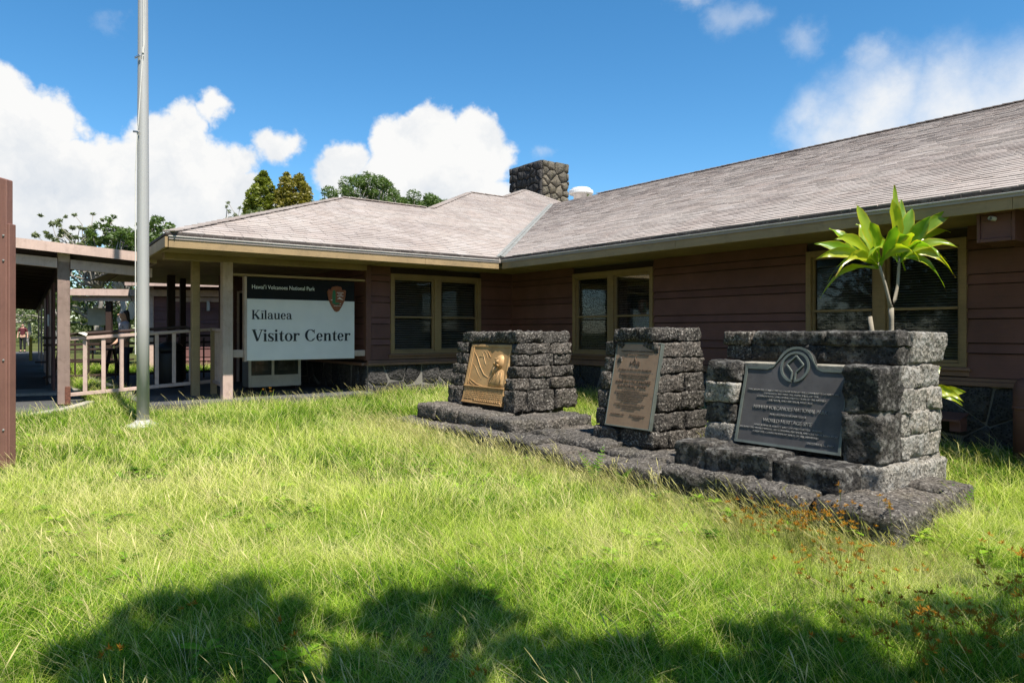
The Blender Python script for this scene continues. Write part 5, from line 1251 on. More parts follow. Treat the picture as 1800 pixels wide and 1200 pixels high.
# ------------------------------------------------------------------ trees
def leaf_cloud(clusters, size, rg, flat=.0, asp=.6):
    """rhombic leaves scattered in ellipsoid clusters (x,y,z,rx,ry,rz,n)"""
    V = []
    for (x, y, z, rx, ry, rz, n) in clusters:
        u = rg.normal(size=(n, 3)); u /= np.linalg.norm(u, axis=1)[:, None]; rad = rg.uniform(.35, 1.0, (n, 1)) ** .5
        V.append(np.array([x, y, z]) + u * rad * np.array([rx, ry, rz]))
    c = np.concatenate(V); n = len(c)
    a = rg.normal(size=(n, 3)); a[:, 2] *= .6; a /= np.linalg.norm(a, axis=1)[:, None]
    b = rg.normal(size=(n, 3)); b -= (b * a).sum(1)[:, None] * a; b /= np.linalg.norm(b, axis=1)[:, None]
    s = size * rg.uniform(.6, 1.35, (n, 1)); p = np.stack([c - a * s, c + b * s * asp * .5, c + a * s, c - b * s * asp * .5], 1).reshape(-1, 3)
    return np_mesh('crown', p, np.arange(4 * n).reshape(-1, 4))
def limb_mesh(limbs, n=7):
    m = MB()
    for pts, r0, r1 in limbs:
        k = len(pts); m.tube(pts, [r0 + (r1 - r0) * i / (k - 1) for i in range(k)], n)
    return m.mesh('trunk', True)
def wander(p, q, r, amt, k=5):
    p, q = Vector(p), Vector(q); o = [p]
    for i in range(1, k): t = i / k; o.append(p.lerp(q, t) + Vector((r.uniform(-amt, amt), r.uniform(-amt, amt), r.uniform(-amt, amt) * .5)))
    return o + [q]
def make_tree(name, label, base, clusters, leaf, mt, trunk_r, fork, seed, bk=bark, group='trees behind the building', limb_every=1, asp=.6):
    rg = np.random.default_rng(seed); r = random.Random(seed); o = thing(name, label, 'tree', base, 0, group)
    limbs = [(wander((0, 0, -.3), fork, r, trunk_r * .8), trunk_r, trunk_r * .7)]
    for i, c in enumerate(clusters):
        if i % limb_every == 0: limbs.append((wander(fork, (c[0], c[1], c[2]), r, .12 * (Vector(c[:3]) - Vector(fork)).length, 5), trunk_r * .42, trunk_r * .08))
    link('trunk', limb_mesh(limbs), bk, o); link('crown', leaf_cloud(clusters, leaf, rg, 0, asp), mt, o); return o
def at(px, D, z=0): return Vector(((px - 900) / 1260 * D, D, z))
def zz(py, D): return 1.2 + (583 - py) / 1260 * D
# flat topped spreading tree above the hip roof
def px_clusters(base, D, items, n, rr, depth=1.6, seed=0):
    r = random.Random(seed); out = []
    for (px, py, rad) in items:
        w = pxw(px, py, D); k = rad / 1260 * D
        out.append((w.x - base.x, r.uniform(-depth, depth), w.z - base.z, k, k * 1.2, k * .80, int(n * (rad / 14) ** 1.4)))
    return out
D = 58; b = at(632, D)
items = [(588, 345, 12), (575, 356, 9), (602, 331, 12), (615, 326, 12), (630, 319, 13), (648, 316, 13), (664, 316, 12), (676, 324, 11), (640, 328, 9), (684, 334, 10), (690, 344, 11), (655, 338, 10), (640, 336, 9), (622, 345, 9), (665, 350, 13), (648, 352, 12), (680, 356, 12), (610, 354, 8), (660, 327, 11)]
make_tree('koa_tree', 'flat topped green tree with layered crown behind left hip roof', b, px_clusters(b, D, [(x, y, q * 1.25) for x, y, q in items] + [(x + 7, y + 7, q * .9) for x, y, q in items] , 300, 0, 2.2, 1), .13, leaf_green, .35, (0, 0, 6.5), 11)
D = 62; b = at(730, D)
items = [(705, 352, 13), (720, 353, 10), (698, 346, 9), (732, 350, 11), (745, 357, 12), (752, 343, 9), (757, 350, 12), (765, 357, 12), (772, 361, 12), (712, 360, 13), (735, 362, 13), (786, 362, 8)]
make_tree('leafy_tree', 'low green tree with pointed top just left of roof step', b, px_clusters(b, D, [(x, y, q * 1.2) for x, y, q in items] + [(x + 6, y + 6, q) for x, y, q in items], 320, 0, 2, 2), .13, leaf_green, .3, (0, 0, 5.5), 12)
D = 75; b = at(842, D); make_tree('leafy_tree', 'tip of a distant tree peeping over the main roof ridge', b, px_clusters(b, D, [(848, 345, 5), (854, 347, 6), (843, 350, 6), (798, 349, 4), (845, 358, 14), (800, 360, 10)], 130, 0, 1, 3), .18, leaf_dark, .3, (0, 0, 6), 13)
# two dense rounded conifers
def conifer(name, label, D, outline, seed, mt):
    px0 = sum(a + b_ for _, a, b_ in outline) / (2 * len(outline)); b = at(px0, D); rg = np.random.default_rng(seed); r = random.Random(seed); cl = []
    k = D / 1260
    for (py, xa, xb) in outline:
        w = (xb - xa) / 2 * k; cx = ((xa + xb) / 2 - 900) * k - b.x; z = zz(py, D); n = max(3, int(w * 5.2))
        for i in range(n):
            t = 2 * math.pi * (i + r.random() * .7) / n; s = r.uniform(.34, .55) * (.8 + .25 * w)
            cl.append((cx + math.cos(t) * max(0, w - s * .75), math.sin(t) * max(0, w - s * .75), z + r.uniform(-.25, .25), s, s, s * .85, int(330 * s)))
    o = thing(name, label, 'tree', b, 0, 'trees behind the building')
    m = MB(); m.tube([(0, 0, -.2), (0, 0, zz(outline[0][0], D) - 1.0)], [.4, .08], 8); m.obj('trunk', bark_dark, o, True)
    link('crown', leaf_cloud(cl, .16, rg, 0, .75), mt, o)
    return o
conifer('conifer_tree', 'dense rounded dark green conifer, left of a pair above hip roof', 70, [(307, 459, 468), (313, 453, 473), (321, 448, 477), (329, 442, 481), (338, 437, 483), (347, 430, 483), (355, 427, 481), (364, 430, 481), (373, 428, 480), (384, 425, 480), (396, 424, 480), (410, 424, 480)], 21, conifer_m)
conifer('conifer_tree', 'dense twin topped yellowish conifer, right of a pair above hip roof', 70, [(311, 500, 508), (313, 523, 531), (319, 493, 536), (328, 489, 540), (337, 486, 545), (346, 485, 549), (355, 484, 551), (364, 483, 551), (375, 482, 551), (388, 482, 551), (400, 482, 551)], 22, conifer_y)
# open ohia trees with pale limbs to the left
D = 40; b = at(165, D)
rI = random.Random(4); items = []
for k in range(85):
    x = rI.uniform(70, 200); y = 398 + abs(x - 150) * .18 + rI.random() ** 1.2 * 42; items.append((x, y, rI.uniform(3.5, 6.5)))
items += [(82, 381, 3), (124, 376, 3.5), (156, 380, 3.2), (173, 379, 3.2), (168, 385, 4), (98, 388, 4), (117, 390, 4), (103, 396, 5), (136, 386, 3)]
make_tree('ohia_tree', 'sparse tree with thin pale branches over the walkway roof', b, px_clusters(b, D, items, 260, 0, 1.6, 5), .11, leaf_grey, .16, (.4, 0, 3.6), 31, limb_every=2)
D = 38; b = at(215, D); rI = random.Random(6); items = [(211, 384, 4), (211, 391, 6)]
for k in range(80):
    x = rI.uniform(178, 256); y = 399 + abs(x - 215) * .25 + rI.random() * 50; items.append((x, y, rI.uniform(5, 9)))
make_tree('ohia_tree', 'bushy dark green tree just left of the flagpole', b, px_clusters(b, D, items, 150, 0, 1.6, 7), .12, leaf_green, .2, (0, 0, 3.2), 32, limb_every=2)
D = 44; b = at(290, D); rI = random.Random(8); items = [(287, 386, 5), (280, 390, 8), (294, 392, 9), (316, 398, 7), (322, 404, 7)]
for k in range(75):
    x = rI.uniform(252, 334); y = 396 + abs(x - 288) * .32 + rI.random() * 45; items.append((x, y, rI.uniform(6, 10)))
make_tree('leafy_tree', 'full dark green tree between flagpole and porch roof corner', b, px_clusters(b, D, items, 140, 0, 1.8, 9), .14, leaf_green, .25, (0, 0, 3.6), 33, limb_every=3)
D = 50; b = at(408, D); rI = random.Random(10); items = [(403, 357, 3.2), (397, 362, 3), (409, 360, 3), (404, 372, 4)]
for k in range(22):
    x = rI.uniform(384, 480); y = 395 - (x - 384) * .17 + rI.uniform(-12, 10); items.append((x, y, rI.uniform(3.5, 6)))
make_tree('ohia_tree', 'small open tree with silvery leaves against the conifers', b, px_clusters(b, D, items, 170, 0, 1.5, 11), .12, leaf_grey, .2, (0, 0, 6.2), 34)
D = 47; b = at(342, D); make_tree('leafy_tree', 'tip of a dark green tree over the porch roof', b, px_clusters(b, D, [(352, 398, 5), (346, 403, 6), (358, 403, 6), (340, 412, 12), (355, 415, 12)], 150, 0, 1, 12), .13, leaf_dark, .25, (0, 0, 4), 35)
# lower trees seen under the canopies and beyond the walkway
lows = [(-24, 42, 5.5, 'pale trunked leafy tree beyond the rear canopy, left'), (-20.5, 45, 6, 'pale trunked leafy tree beyond the rear canopy, middle'), (-17, 43, 5.5, 'pale trunked leafy tree beyond the rear canopy, right'), (-38, 60, 7.5, 'grey green tree at the far end of the walkway'), (-44.5, 66, 7, 'broad tree at the far end of walkway, leftmost'), (-30, 55, 7, 'green tree behind the far canopy roof'), (-13, 52, 6.4, 'leafy tree hidden low behind the porch roof')]
for i, (x, y, h, lab) in enumerate(lows):
    r = random.Random(60 + i); cl = []
    for k in range(26): cl.append((r.uniform(-2.6, 2.6), r.uniform(-1.8, 1.8), h * r.uniform(.30, .95), r.uniform(.6, 1.1), r.uniform(.6, 1.1), r.uniform(.4, .7), 110))
    make_tree('leafy_tree', lab, Vector((x, y, 0)), cl, .17, leaf_grey if i % 2 else leaf_green, .2, (0, 0, h * .3), 70 + i)
# far woods closing the view behind the low canopies
wr = random.Random(5); cl = []
for k in range(420):
    D = wr.uniform(78, 105); px = wr.uniform(-160, 1020); cl.append(((px - 900) / 1260 * D, D, wr.uniform(.3, 6.2) * (.75 + .3 * math.sin(px * .02)), wr.uniform(1.2, 2.0), 1.4, wr.uniform(.8, 1.3), 70))
props(link('far_woods', leaf_cloud(cl, .34, np.random.default_rng(8), 0, .7), leaf_grey), 'distant mass of green woods beyond the lawns behind the walkway', 'woods', kind='stuff')
# broad shade tree behind the camera: its shadow lies across the foreground lawn
SP_ = [(215, 1120, .34), (300, 1085, .36), (350, 1060, .33), (420, 1050, .34), (460, 1085, .34), (330, 1135, .34), (430, 1130, .32), (250, 1165, .40), (360, 1185, .45), (490, 1185, .24), (160, 1180, .22), (705, 1055, .26), (770, 1035, .28), (830, 1050, .28), (740, 1095, .24), (660, 1080, .22), (610, 1165, .22), (650, 1190, .36), (860, 1085, .22), (780, 1190, .34), (890, 1130, .25), (990, 1135, .18), (1050, 1150, .3), (940, 1185, .3), (1130, 1120, .25), (1180, 1160, .3), (1080, 1195, .3),
    (1330, 1105, .22), (1390, 1140, .3), (1450, 1110, .26), (1500, 1150, .30), (1300, 1175, .3), (1420, 1190, .36), (1545, 1090, .2), (1600, 1060, .18), (1640, 1120, .26), (1700, 1060, .22), (1720, 1130, .30), (1780, 1085, .3), (1680, 1180, .34), (1790, 1170, .36), (1760, 1020, .15), (1240, 1195, .28)]
sr = random.Random(15); tb_ = Vector((1.6, -3.2, ground_z(1.6, -3.2))); cl = []
for px, py, rad in SP_:
    zg = -.36; py += 24
    for _ in range(4):
        Dg = (1.2 - zg) * 1260 / (py - 583); zg = ground_z((px - 900) / 1260 * Dg, Dg)
    h = sr.uniform(5.3, 6.4); q = Vector(((px - 900) / 1260 * Dg, Dg, zg)) + SDIR * (h / SDIR.z)
    cl.append((q.x - tb_.x, q.y - tb_.y, q.z - tb_.z, rad * .55, rad * .5, rad * .4, int(200 * rad)))
    for _ in range(6):
        u = sr.uniform(0, 6.283); e = rad * sr.uniform(.35, .95); cl.append((q.x - tb_.x + math.cos(u) * e, q.y - tb_.y + math.sin(u) * e * .9, q.z - tb_.z + sr.uniform(-.3, .3), rad * sr.uniform(.22, .42), rad * sr.uniform(.22, .42), rad * .25, int(78 * rad)))
for k in range(24):
    cl.append((sr.uniform(-4.5, 4.5), sr.uniform(-3.2, 3.4), sr.uniform(6.0, 8.5), sr.uniform(.5, .9), sr.uniform(.5, .9), .5, 260))
make_tree('shade_tree', 'broad leafy tree behind the viewer shading the foreground lawn', tb_, cl, .085, leaf_green, .24, (0, .3, 3.6), 90, bark_dark, None, limb_every=7)

# unseen trees added so the window panes reflect dark leaves, not bright cloud
for i, (x, y, h, lab) in enumerate([(-22, -3, 9, 'unseen tree added to darken window reflections, nearest the walkway'), (-27, -11, 11, 'unseen tree added to darken window reflections, middle'), (-21, -18, 10, 'unseen tree added to darken window reflections, farthest back'), (-33, 2, 11, 'unseen tree added to darken window reflections, behind the walkway'), (-17, -8, 10, 'unseen tree added to darken window reflections, closest to the viewer'), (-30, -5, 14, 'unseen very tall tree added to darken window reflections')]):
    r = random.Random(160 + i); cl = [(r.uniform(-4.2, 4.2), r.uniform(-4.2, 4.2), h * r.uniform(.12, .98), r.uniform(1.0, 1.6), r.uniform(1.0, 1.6), r.uniform(.8, 1.2), 190) for k in range(60)]
    make_tree('leafy_tree', lab, Vector((x, y, ground_z(x, y))), cl, .22, leaf_dark, .3, (0, 0, h * .3), 170 + i, bark_dark, 'unseen trees added for window reflections', 3)

# ------------------------------------------------------------------ people
def person(label, loc, rz, h, shirt, trousers, hair_long, arm_pose, sc=1.0):
    o = thing('person', label, 'person', loc, rz); k = h / 1.70
    def skin_obj(name, pts, edges, rads, mt, parent, root=0, sub=2):
        me = bpy.data.meshes.new(name); me.from_pydata([Vector(p) * k for p in pts], edges, []); ob = link(name, me, mt, parent)
        md = ob.modifiers.new('skin', 'SKIN'); md.use_smooth_shade = True
        for i, rr in enumerate(rads): me.skin_vertices[0].data[i].radius = (rr[0] * k, rr[1] * k) if isinstance(rr, tuple) else (rr * k, rr * k)
        me.skin_vertices[0].data[root].use_root = True
        ss = ob.modifiers.new('sub', 'SUBSURF'); ss.levels = sub; ss.render_levels = sub; return ob
    # faces -y ; x is the figure's left/right
    J = [(0, 0, .95), (0, 0, 1.12), (0, .01, 1.30), (0, .01, 1.42), (0, 0, 1.50), (0, -.01, 1.58), (0, -.015, 1.66)]
    Rr = [(.14, .10), (.12, .09), (.15, .10), (.10, .07), .05, (.075, .09), (.055, .07)]
    E_ = [(0, 1), (1, 2), (2, 3), (3, 4), (4, 5), (5, 6)]
    for s in (-1, 1):
        i = len(J); el, wr = arm_pose[0 if s < 0 else 1]
        J += [(s * .17, .01, 1.39), (s * el[0], el[1], el[2]), (s * wr[0], wr[1], wr[2]), (s * wr[0], wr[1] - .07, wr[2] - .03)]; Rr += [.055, .042, .030, .026]; E_ += [(3, i), (i, i + 1), (i + 1, i + 2), (i + 2, i + 3)]
        i = len(J); J += [(s * .09, 0, .86), (s * .10, -.01, .48), (s * .10, .02, .09), (s * .11, -.12, .04)]; Rr += [.085, .058, .042, .035]; E_ += [(0, i), (i, i + 1), (i + 1, i + 2), (i + 2, i + 3)]
    skin_obj('body', J, E_, Rr, skin_m, o)
    n0 = 7
    T = [J[0], J[1], J[2], J[3]]; TE = [(0, 1), (1, 2), (2, 3)]; TR = [(.155, .115), (.138, .108), (.168, .118), (.115, .082)]
    for s in (0, 1):
        i = len(T); b_ = n0 + s * 8; sh, el = Vector(J[b_]), Vector(J[b_ + 1]); T += [tuple(sh), tuple(sh.lerp(el, .75))]; TR += [.068, .056]; TE += [(3, i), (i, i + 1)]
    skin_obj('shirt', T, TE, TR, shirt, o)
    T = [(0, 0, .97)]; TE = []; TR = [(.150, .112)]
    for s in (0, 1):
        i = len(T); b_ = n0 + s * 8 + 4; T += [J[b_], J[b_ + 1], (J[b_ + 2][0], J[b_ + 2][1], .12)]; TR += [.10, .072, .062]; TE += [(0, i), (i, i + 1), (i + 1, i + 2)]
    skin_obj('trousers', T, TE, TR, trousers, o)
    m = MB()
    for s in (-1, 1): m.box(s * .11 - .045, s * .11 + .045, -.19, .08, 0, .08, .02)
    m.obj('shoe', black_rubber, o)
    hp = [(0, .015, 1.70), (0, .055, 1.62), (0, .07, 1.54)] + ([(0, .075, 1.42)] if hair_long else [])
    skin_obj('hair', hp, [(i, i + 1) for i in range(len(hp) - 1)], [(.075, .075), (.088, .06), (.075, .045)] + ([(.06, .03)] if hair_long else []), hair_m, o, 0, 1)
    m = MB(); mk = lambda x, y, z: (x * k, y * k, z * k)
    m.tube([mk(0, -.10, 1.615), mk(0, -.118, 1.585)], [.010, .014], 6); m.obj('nose', skin_m, o, True)
    for s in (-1, 1):
        m = MB(); m.lathe([(.001, -.006), (.009, -.003), (.009, .003), (.001, .006)], 8, Matrix.Translation(mk(s * .03, -.098, 1.612))); m.obj('eye', black_rubber, o)
    m = MB(); m.box(-.022 * k, .022 * k, -.101 * k, -.092 * k, 1.546 * k, 1.554 * k); m.obj('mouth', plain_mat('lips', (.35, .12, .10), .5), o)
    return o
lav = plain_mat('lavender_shirt', (.52, .50, .60), .85); navy = plain_mat('dark_navy_trousers', (.025, .028, .045), .85); dred = plain_mat('dark_red_shirt', (.09, .015, .02), .85); blk = plain_mat('black_trousers', (.012, .012, .014), .85)
person('woman in pale lavender top and dark trousers behind the railing', (-7.82, 14.45, -.02), R(-50), 1.66, lav, navy, True, [((.22, -.02, 1.12), (.20, -.16, .98)), ((.23, .0, 1.13), (.21, -.14, .96))])
person('distant man in dark red shirt and black trousers on the walkway', (-29.9, 43.8, -.04), R(20), 1.74, dred, blk, False, [((.24, .02, 1.12), (.25, -.03, .88)), ((.24, .03, 1.12), (.26, -.02, .88))])
# pale hanging ornament behind the woman
hw = pxw(232, 546, 14.9)
HO = thing('hanging_sign', 'small white sign hanging beside the woman, half behind flagpole', 'sign', hw)
m = MB(); m.lathe([(.001, -.015), (.10, -.015), (.10, .015), (.001, .015)], 14, Matrix.Rotation(R(90), 4, 'X') @ Matrix.Diagonal((.75, 1.9, 1, 1)).to_4x4()); m.obj('board', letter_white, HO); m = MB(); m.beam((0, 0, .2), (-.06, 0, .36), .02, .02); m.tube([(0, 0, .34), (0, 0, 1.25)], .004, 5); m.obj('hanger', galv, HO)
# ------------------------------------------------------------------ grass: tuft meshes scattered over the lawn
def blades(n, rad, h0, h1, w, lean, curl, rg, wind=(-.12, .05), seg=3, tint=(0, 1)):
    ang = rg.uniform(0, 2 * np.pi, n); rr = rad * np.sqrt(rg.uniform(0, 1, n)); bx, by = rr * np.cos(ang), rr * np.sin(ang)
    h = rg.uniform(h0, h1, n); az = rg.uniform(0, 2 * np.pi, n); ln = lean * rg.uniform(.2, 1, n)
    dx, dy = np.cos(az) * ln + wind[0] * rg.uniform(.3, 1.3, n), np.sin(az) * ln + wind[1] * rg.uniform(.3, 1.3, n)
    f = rg.uniform(0, 2 * np.pi, n); sx, sy = np.cos(f), np.sin(f); ww = w * rg.uniform(.6, 1.3, n); cu = curl * rg.uniform(.2, 1.2, n)
    V = []; 
    for i in range(seg + 1):
        t = i / seg; k = t + cu * t * t; z = h * (t - .45 * cu * t * t * np.hypot(dx, dy)); half = ww * (1 - t) ** .7 * .5 + (.0002 if i == seg else 0)
        for s in (-1, 1): V.append(np.stack([bx + dx * h * k + s * sx * half, by + dy * h * k + s * sy * half, z], 1))
    V = np.stack(V, 1); m = 2 * (seg + 1); base = np.arange(n)[:, None] * m
    q = np.concatenate([base + np.array([[2 * i, 2 * i + 1, 2 * i + 3, 2 * i + 2]]) for i in range(seg)], 0)
    tn = np.repeat(rg.uniform(tint[0], tint[1], n), m) + np.tile(np.repeat(np.linspace(-.12, .16, seg + 1), 2), n)
    return V.reshape(-1, 3), q, tn
def tuft(parts, mt, name):
    V = []; Q = []; T = []; o = 0
    for v, q, t in parts: V.append(v); Q.append(q + o); T.append(t); o += len(v)
    me = np_mesh(name, np.concatenate(V), np.concatenate(Q)); me.attributes.new('tint', 'FLOAT', 'POINT').data.foreach_set('value', np.concatenate(T).astype(np.float32)); me.materials.append(mt)
    return bpy.data.objects.new(name, me)
rg = np.random.default_rng(42)
straw = lambda n, h, w: blades(n, .11, h * .5, h, w, 1.1, .7, rg, wind=(-.35, .12), seg=4, tint=(.85, 1.35))
def tuft_set(k, fine):
    out = []; w = k
    for i in range(4): out.append(tuft([blades(int(36 * fine), .085, .03, .11, .0046 * w, 1.0, 1.3, rg, tint=(-.05, .5)), blades(int(16 * fine), .09, .05, .15, .0036 * w, .95, 1.1, rg, tint=(.4, .9)), straw(5, .25, .0026 * w)], grass_m, 'tuft_source'))
    for i in range(4): out.append(tuft([blades(int(22 * fine), .085, .03, .09, .0046 * w, 1.0, 1.3, rg, tint=(.0, .6)), blades(int(24 * fine), .10, .05, .17, .0034 * w, 1.0, 1.0, rg, tint=(.55, 1.0)), straw(10, .28, .0026 * w)], grass_m, 'tuft_source'))
    out.append(tuft([blades(int(30 * fine), .085, .03, .12, .0046 * w, .9, 1.2, rg, tint=(-.3, .25)), blades(6, .1, .10, .22, .003 * w, 1.1, .8, rg, wind=(-.5, .1), tint=(-.8, -.4))], grass_m, 'tuft_source'))
    return out
TUFTS = tuft_set(1.0, 1.0); TUFTS_FAR = tuft_set(1.75, .55)
LUSH = []; LUSH_FAR = []
for L_, w_, f_ in ((LUSH, 1, 1), (LUSH_FAR, 1.5, .6)):
    for i in range(4): L_.append(tuft([blades(int(38 * f_), .085, .05, .16, .0056 * w_, .85, 1.2, rg, tint=(-.25, .42)), blades(int(9 * f_), .08, .08, .2, .0046 * w_, .9, 1.0, rg, tint=(.2, .6)), straw(3, .26, .0026 * w_)], grass_m, 'lush_source'))
def seed_stem(rg, n, h0, h1, lean):
    parts = []
    for k in range(n):
        h = rg.uniform(h0, h1); az = rg.uniform(0, 6.28); dx, dy = -lean * rg.uniform(.2, 1.1) + .25 * np.cos(az), .25 * np.sin(az); bx, by = rg.uniform(-.06, .06, 2); tn = rg.uniform(0, 1)
        N = 7; P_ = []
        for i in range(N + 1):
            t = i / N; P_.append((bx + dx * h * (t + .6 * t * t) * .6, by + dy * h * (t + .6 * t * t) * .6, h * (t - .16 * t * t)))
        P_ = np.array(P_); w = .0024
        for ax in ((1, 0), (0, 1)):
            v = []; 
            for i, p in enumerate(P_):
                t = i / N; ww = w * (1 - .5 * t) * .5 + ((.0024 if t < .9 else .0012) * (1 if .72 < t < .99 else 0)); 
                for s in (-1, 1): v.append((p[0] + s * ax[0] * ww, p[1] + s * ax[1] * ww, p[2]))
            q = np.array([[2 * i, 2 * i + 1, 2 * i + 3, 2 * i + 2] for i in range(N)]); parts.append((np.array(v), q, np.full(len(v), tn)))
    return parts
STEMS = [tuft(seed_stem(rg, 4, .16, .36, .9), stem_m, 'stem_source') for i in range(6)]
def sedge(rg):
    parts = []; 
    for k in range(3):
        h = rg.uniform(.20, .36); bx, by = rg.uniform(-.08, .08, 2); lx, ly = rg.uniform(-.12, .06), rg.uniform(-.06, .06); top = np.array([bx + lx, by + ly, h])
        for ax in ((1, 0), (0, 1)):
            v = np.array([(bx - .001 * ax[0], by - .001 * ax[1], 0), (bx + .001 * ax[0], by + .001 * ax[1], 0), (top[0] + .001 * ax[0], top[1] + .001 * ax[1], h), (top[0] - .001 * ax[0], top[1] - .001 * ax[1], h)]); parts.append((v, np.array([[0, 1, 2, 3]]), np.full(4, -.2)))
        for j in range(16):
            d = rg.normal(size=3); d[2] = abs(d[2]) * .8; d /= np.linalg.norm(d); L_ = rg.uniform(.016, .036); s = np.cross(d, (.3, .2, .9)); s /= np.linalg.norm(s); b0 = top + d * .003
            v = np.array([b0, b0 + d * L_ * .5 + s * .0035, b0 + d * L_, b0 + d * L_ * .5 - s * .0035]); parts.append((v, np.array([[0, 1, 2, 3]]), np.full(4, rg.uniform(.5, 1.2))))
    return parts
SEDGE = [tuft(sedge(rg), sedge_m, 'sedge_source') for i in range(5)]

def weed(rg):
    parts = []
    for j in range(rg.integers(7, 13)):
        az = rg.uniform(0, 6.28); d = np.array([np.cos(az), np.sin(az), rg.uniform(.25, .9)]); d /= np.linalg.norm(d); s = np.array([-np.sin(az), np.cos(az), 0]); L_ = rg.uniform(.05, .10); w = L_ * rg.uniform(.14, .24); dz = np.array([0, 0, -1.0])
        v = []
        for t, k in ((0, .15), (.3, .75), (.6, 1), (.85, .6), (1, .05)):
            c = d * L_ * t + dz * L_ * .35 * t * t + np.array([0, 0, .03]); v += [c - s * w * k, c + s * w * k]
        parts.append((np.array(v), np.array([[2 * i, 2 * i + 1, 2 * i + 3, 2 * i + 2] for i in range(4)]), np.full(10, rg.uniform(-.1, .45))))
    return parts
WEEDS = [tuft(weed(rg), grass_m, 'weed_source') for i in range(6)]

def scatter(name, label, cat, pts, srcs, smin, smax):
    me = bpy.data.meshes.new(name); n = len(pts); me.vertices.add(n); me.vertices.foreach_set('co', np.asarray(pts[:, :3], np.float32).ravel())
    rot = np.zeros((n, 3), np.float32); rot[:, 2] = rg.uniform(0, 6.283, n) if name != 'grass_stems' else rg.normal(0, .7, n); rot[:, 0] = rg.normal(0, .06, n)
    me.attributes.new('rot', 'FLOAT_VECTOR', 'POINT').data.foreach_set('vector', rot.ravel())
    me.attributes.new('scl', 'FLOAT', 'POINT').data.foreach_set('value', (rg.uniform(smin, smax, n) * pts[:, 3]).astype(np.float32))
    me.attributes.new('pick', 'INT', 'POINT').data.foreach_set('value', rg.integers(0, len(srcs), n).astype(np.int32)); me.update()
    o = bpy.data.objects.new(name, me); C.objects.link(o); props(o, label, cat, kind='stuff')
    ng = bpy.data.node_groups.new(name + '_nodes', 'GeometryNodeTree'); ng.interface.new_socket('Geometry', in_out='INPUT', socket_type='NodeSocketGeometry'); ng.interface.new_socket('Geometry', in_out='OUTPUT', socket_type='NodeSocketGeometry')
    N = ng.nodes; gi = N.new('NodeGroupInput'); go = N.new('NodeGroupOutput'); iop = N.new('GeometryNodeInstanceOnPoints'); jn = N.new('GeometryNodeJoinGeometry')
    for s in srcs:
        oi = N.new('GeometryNodeObjectInfo'); oi.inputs['Object'].default_value = s; oi.inputs['As Instance'].default_value = True; ng.links.new(oi.outputs['Geometry'], jn.inputs[0])
    def na(nm, t):
        x = N.new('GeometryNodeInputNamedAttribute'); x.data_type = t; x.inputs[0].default_value = nm; return x.outputs[0]
    ng.links.new(gi.outputs[0], iop.inputs['Points']); ng.links.new(jn.outputs[0], iop.inputs['Instance']); iop.inputs['Pick Instance'].default_value = True
    ng.links.new(na('pick', 'INT'), iop.inputs['Instance Index']); ng.links.new(na('rot', 'FLOAT_VECTOR'), iop.inputs['Rotation']); ng.links.new(na('scl', 'FLOAT'), iop.inputs['Scale'])
    ng.links.new(iop.outputs[0], go.inputs[0]); md = o.modifiers.new('scatter', 'NODES'); md.node_group = ng; return o
def allowed(x, y):
    dx, dy = x - O.x, y - O.y; a = dx * DA.x + dy * DA.y; b = dx * DV.x + dy * DV.y
    ok = ~((a > -.12) & (b > -.07)) & ~((a < .36) & (a > -9) & (b > -7.32)) & ~((a > 2.62) & (a < 10.08) & (b > -4.16) & (b < -2.74)) & ~((x - fx) ** 2 + (y - fy) ** 2 < .16 ** 2)
    t = (x - wa.x) * dn.x + (y - wa.y) * dn.y; s = (x - wa.x) * dt.x + (y - wa.y) * dt.y
    ok &= ~((t < .42) & (s > -.2)); ok &= ~((x < -7.0 - .18 * (11.35 - y)) & (y < 12.4) & (y > 8.4 + (x + 13) * .3))
    return ok, a, b
def field(n, y0, y1, power=1.0, spread=.80, side=1.6):
    # uniform over a wedge in front of the viewer
    k = rg.uniform(0, 1, n); y = np.sqrt(y0 ** 2 + (y1 ** 2 - y0 ** 2) * k) if power == 1 else y0 + (y1 - y0) * k ** power
    x = rg.uniform(-1, 1, n) * (spread * y + side); return x, y
def place(x, y, sc):
    ok, a, b = allowed(x, y); x, y, a, b = x[ok], y[ok], a[ok], b[ok]
    z = np.array([ground_z(p, q) for p, q in zip(x, y)]) - .012; return np.stack([x, y, z, sc[ok] if isinstance(sc, np.ndarray) else np.full(len(x), sc)], 1), a, b
x1, y1 = field(17000, 1.9, 6.5); x2, y2 = field(23000, 6.5, 16.5, 1, .80, .8); x3, y3 = rg.uniform(-16, -4, 5000), rg.uniform(12, 24, 5000)
X = np.concatenate([x1, x2, x3]); Y = np.concatenate([y1, y2, y3])
pts, a, b = place(X, Y, np.concatenate([np.full(len(x1), .95), np.full(len(x2), 1.15), np.full(len(x3), 1.3)]))
hn = np.array([mnoise.noise((p[0] * .9, p[1] * .9, 5.5)) for p in pts]); pts[:, 3] *= 1 + .35 * hn
front_ = (b > -4.75) & (b < -4.1) & (a > 2.3) & (a < 10.9); pts[front_, 3] *= .55
near_wall = ((b > -1.9) & (a > 0)) | ((a < 2.4) & (b < -.2)); near_wall &= (rg.uniform(0, 1, len(a)) < .75)
lush_n = np.array([mnoise.noise((p[0] * .55, p[1] * .8, 9.5)) for p in pts]) > .16
nearc = pts[:, 1] < 4.3 + .6 * hn
lush = near_wall | (lush_n & (rg.uniform(0, 1, len(a)) < .45)) | (nearc & (rg.uniform(0, 1, len(a)) < .6))
nr_ = pts[:, 1] < 5.6
scatter('grass', 'long yellow green grass in the nearer half of the lawn', 'grass', pts[~lush & nr_], TUFTS, .45, 1.15)
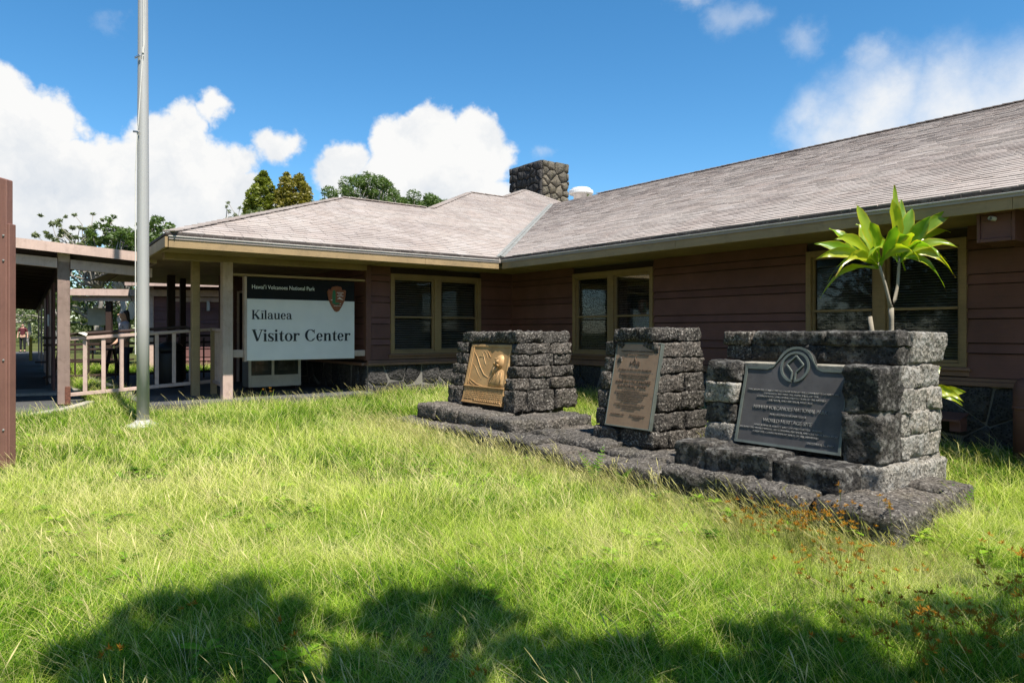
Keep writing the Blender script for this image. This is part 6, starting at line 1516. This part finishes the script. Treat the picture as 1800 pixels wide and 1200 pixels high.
scatter('grass', 'yellow green lawn grass reaching back to the building', 'grass', pts[~lush & ~nr_], TUFTS_FAR, .45, 1.15)
scatter('lush_grass', 'greener coarse grass in the shaded foreground', 'grass', pts[lush & nr_], LUSH, .5, 1.05)
scatter('lush_grass', 'lush green grass growing along walls and monuments', 'grass', pts[lush & ~nr_], LUSH_FAR, .6, 1.2)
xs, ys = field(4200, 2.4, 13.5, 1, .78, .5); sp, a, b = place(xs, ys, 1.0)
dense = np.array([mnoise.noise((p[0] * .5, p[1] * .5, 1.5)) for p in sp]); sp = sp[(dense + rg.uniform(-.5, .5, len(sp))) > -.18]
xe = []; ye = []
for k in range(520):
    q = wpt(rg.uniform(2.4, 10.6), rg.uniform(-4.75, -4.2) - abs(rg.normal(0, .25))); xe.append(q.x); ye.append(q.y)
for k in range(70): q = wpt(rg.uniform(.35, .9), rg.uniform(-7, -.2)); xe.append(q.x); ye.append(q.y)
for k in range(60): q = wpt(rg.uniform(8.5, 10.5), rg.uniform(-2.5, -.3)); xe.append(q.x); ye.append(q.y)
ep, a, b = place(np.array(xe), np.array(ye), 1.0)
scatter('grass_stems', 'pale dry seeding grass stems leaning over the lawn', 'grass', np.concatenate([sp, ep]), STEMS, .7, 1.2)
xs = []; ys = []
for px, py, sx, sy, n in ((1430, 925, 60, 16, 34), (1350, 935, 30, 12, 14), (1450, 1010, 60, 30, 10), (1700, 1080, 70, 60, 24), (1600, 1130, 60, 50, 12), (1560, 1060, 60, 40, 10), (1760, 1160, 40, 40, 12), (700, 1130, 300, 60, 5), (400, 700, 80, 10, 4)):
    for k in range(n):
        py_ = max(690, py + rg.normal(0, sy)); D_ = 1.52 * 1260 / (py_ + 30 - 583); xs.append((px + rg.normal(0, sx) - 900) / 1260 * D_); ys.append(D_)
sp, a, b = place(np.array(xs), np.array(ys), 1.0)
scatter('orange_sedge', 'orange brown sedge flower heads in the grass at lower right', 'sedge', sp, SEDGE, .7, 1.1)

xw, yw = field(1500, 2.0, 9.0, 1, .78, .8); wp2, a, b = place(xw, yw, 1.0); wn_ = np.array([mnoise.noise((p[0] * .8, p[1] * .8, 21.0)) for p in wp2]); wp2 = wp2[wn_ + rg.uniform(-.3, .3, len(wn_)) > .12]; wp2[:, 2] += .015
scatter('low_weeds', 'broad leaved low weeds mixed into the lawn', 'weeds', wp2, WEEDS, .7, 1.5)
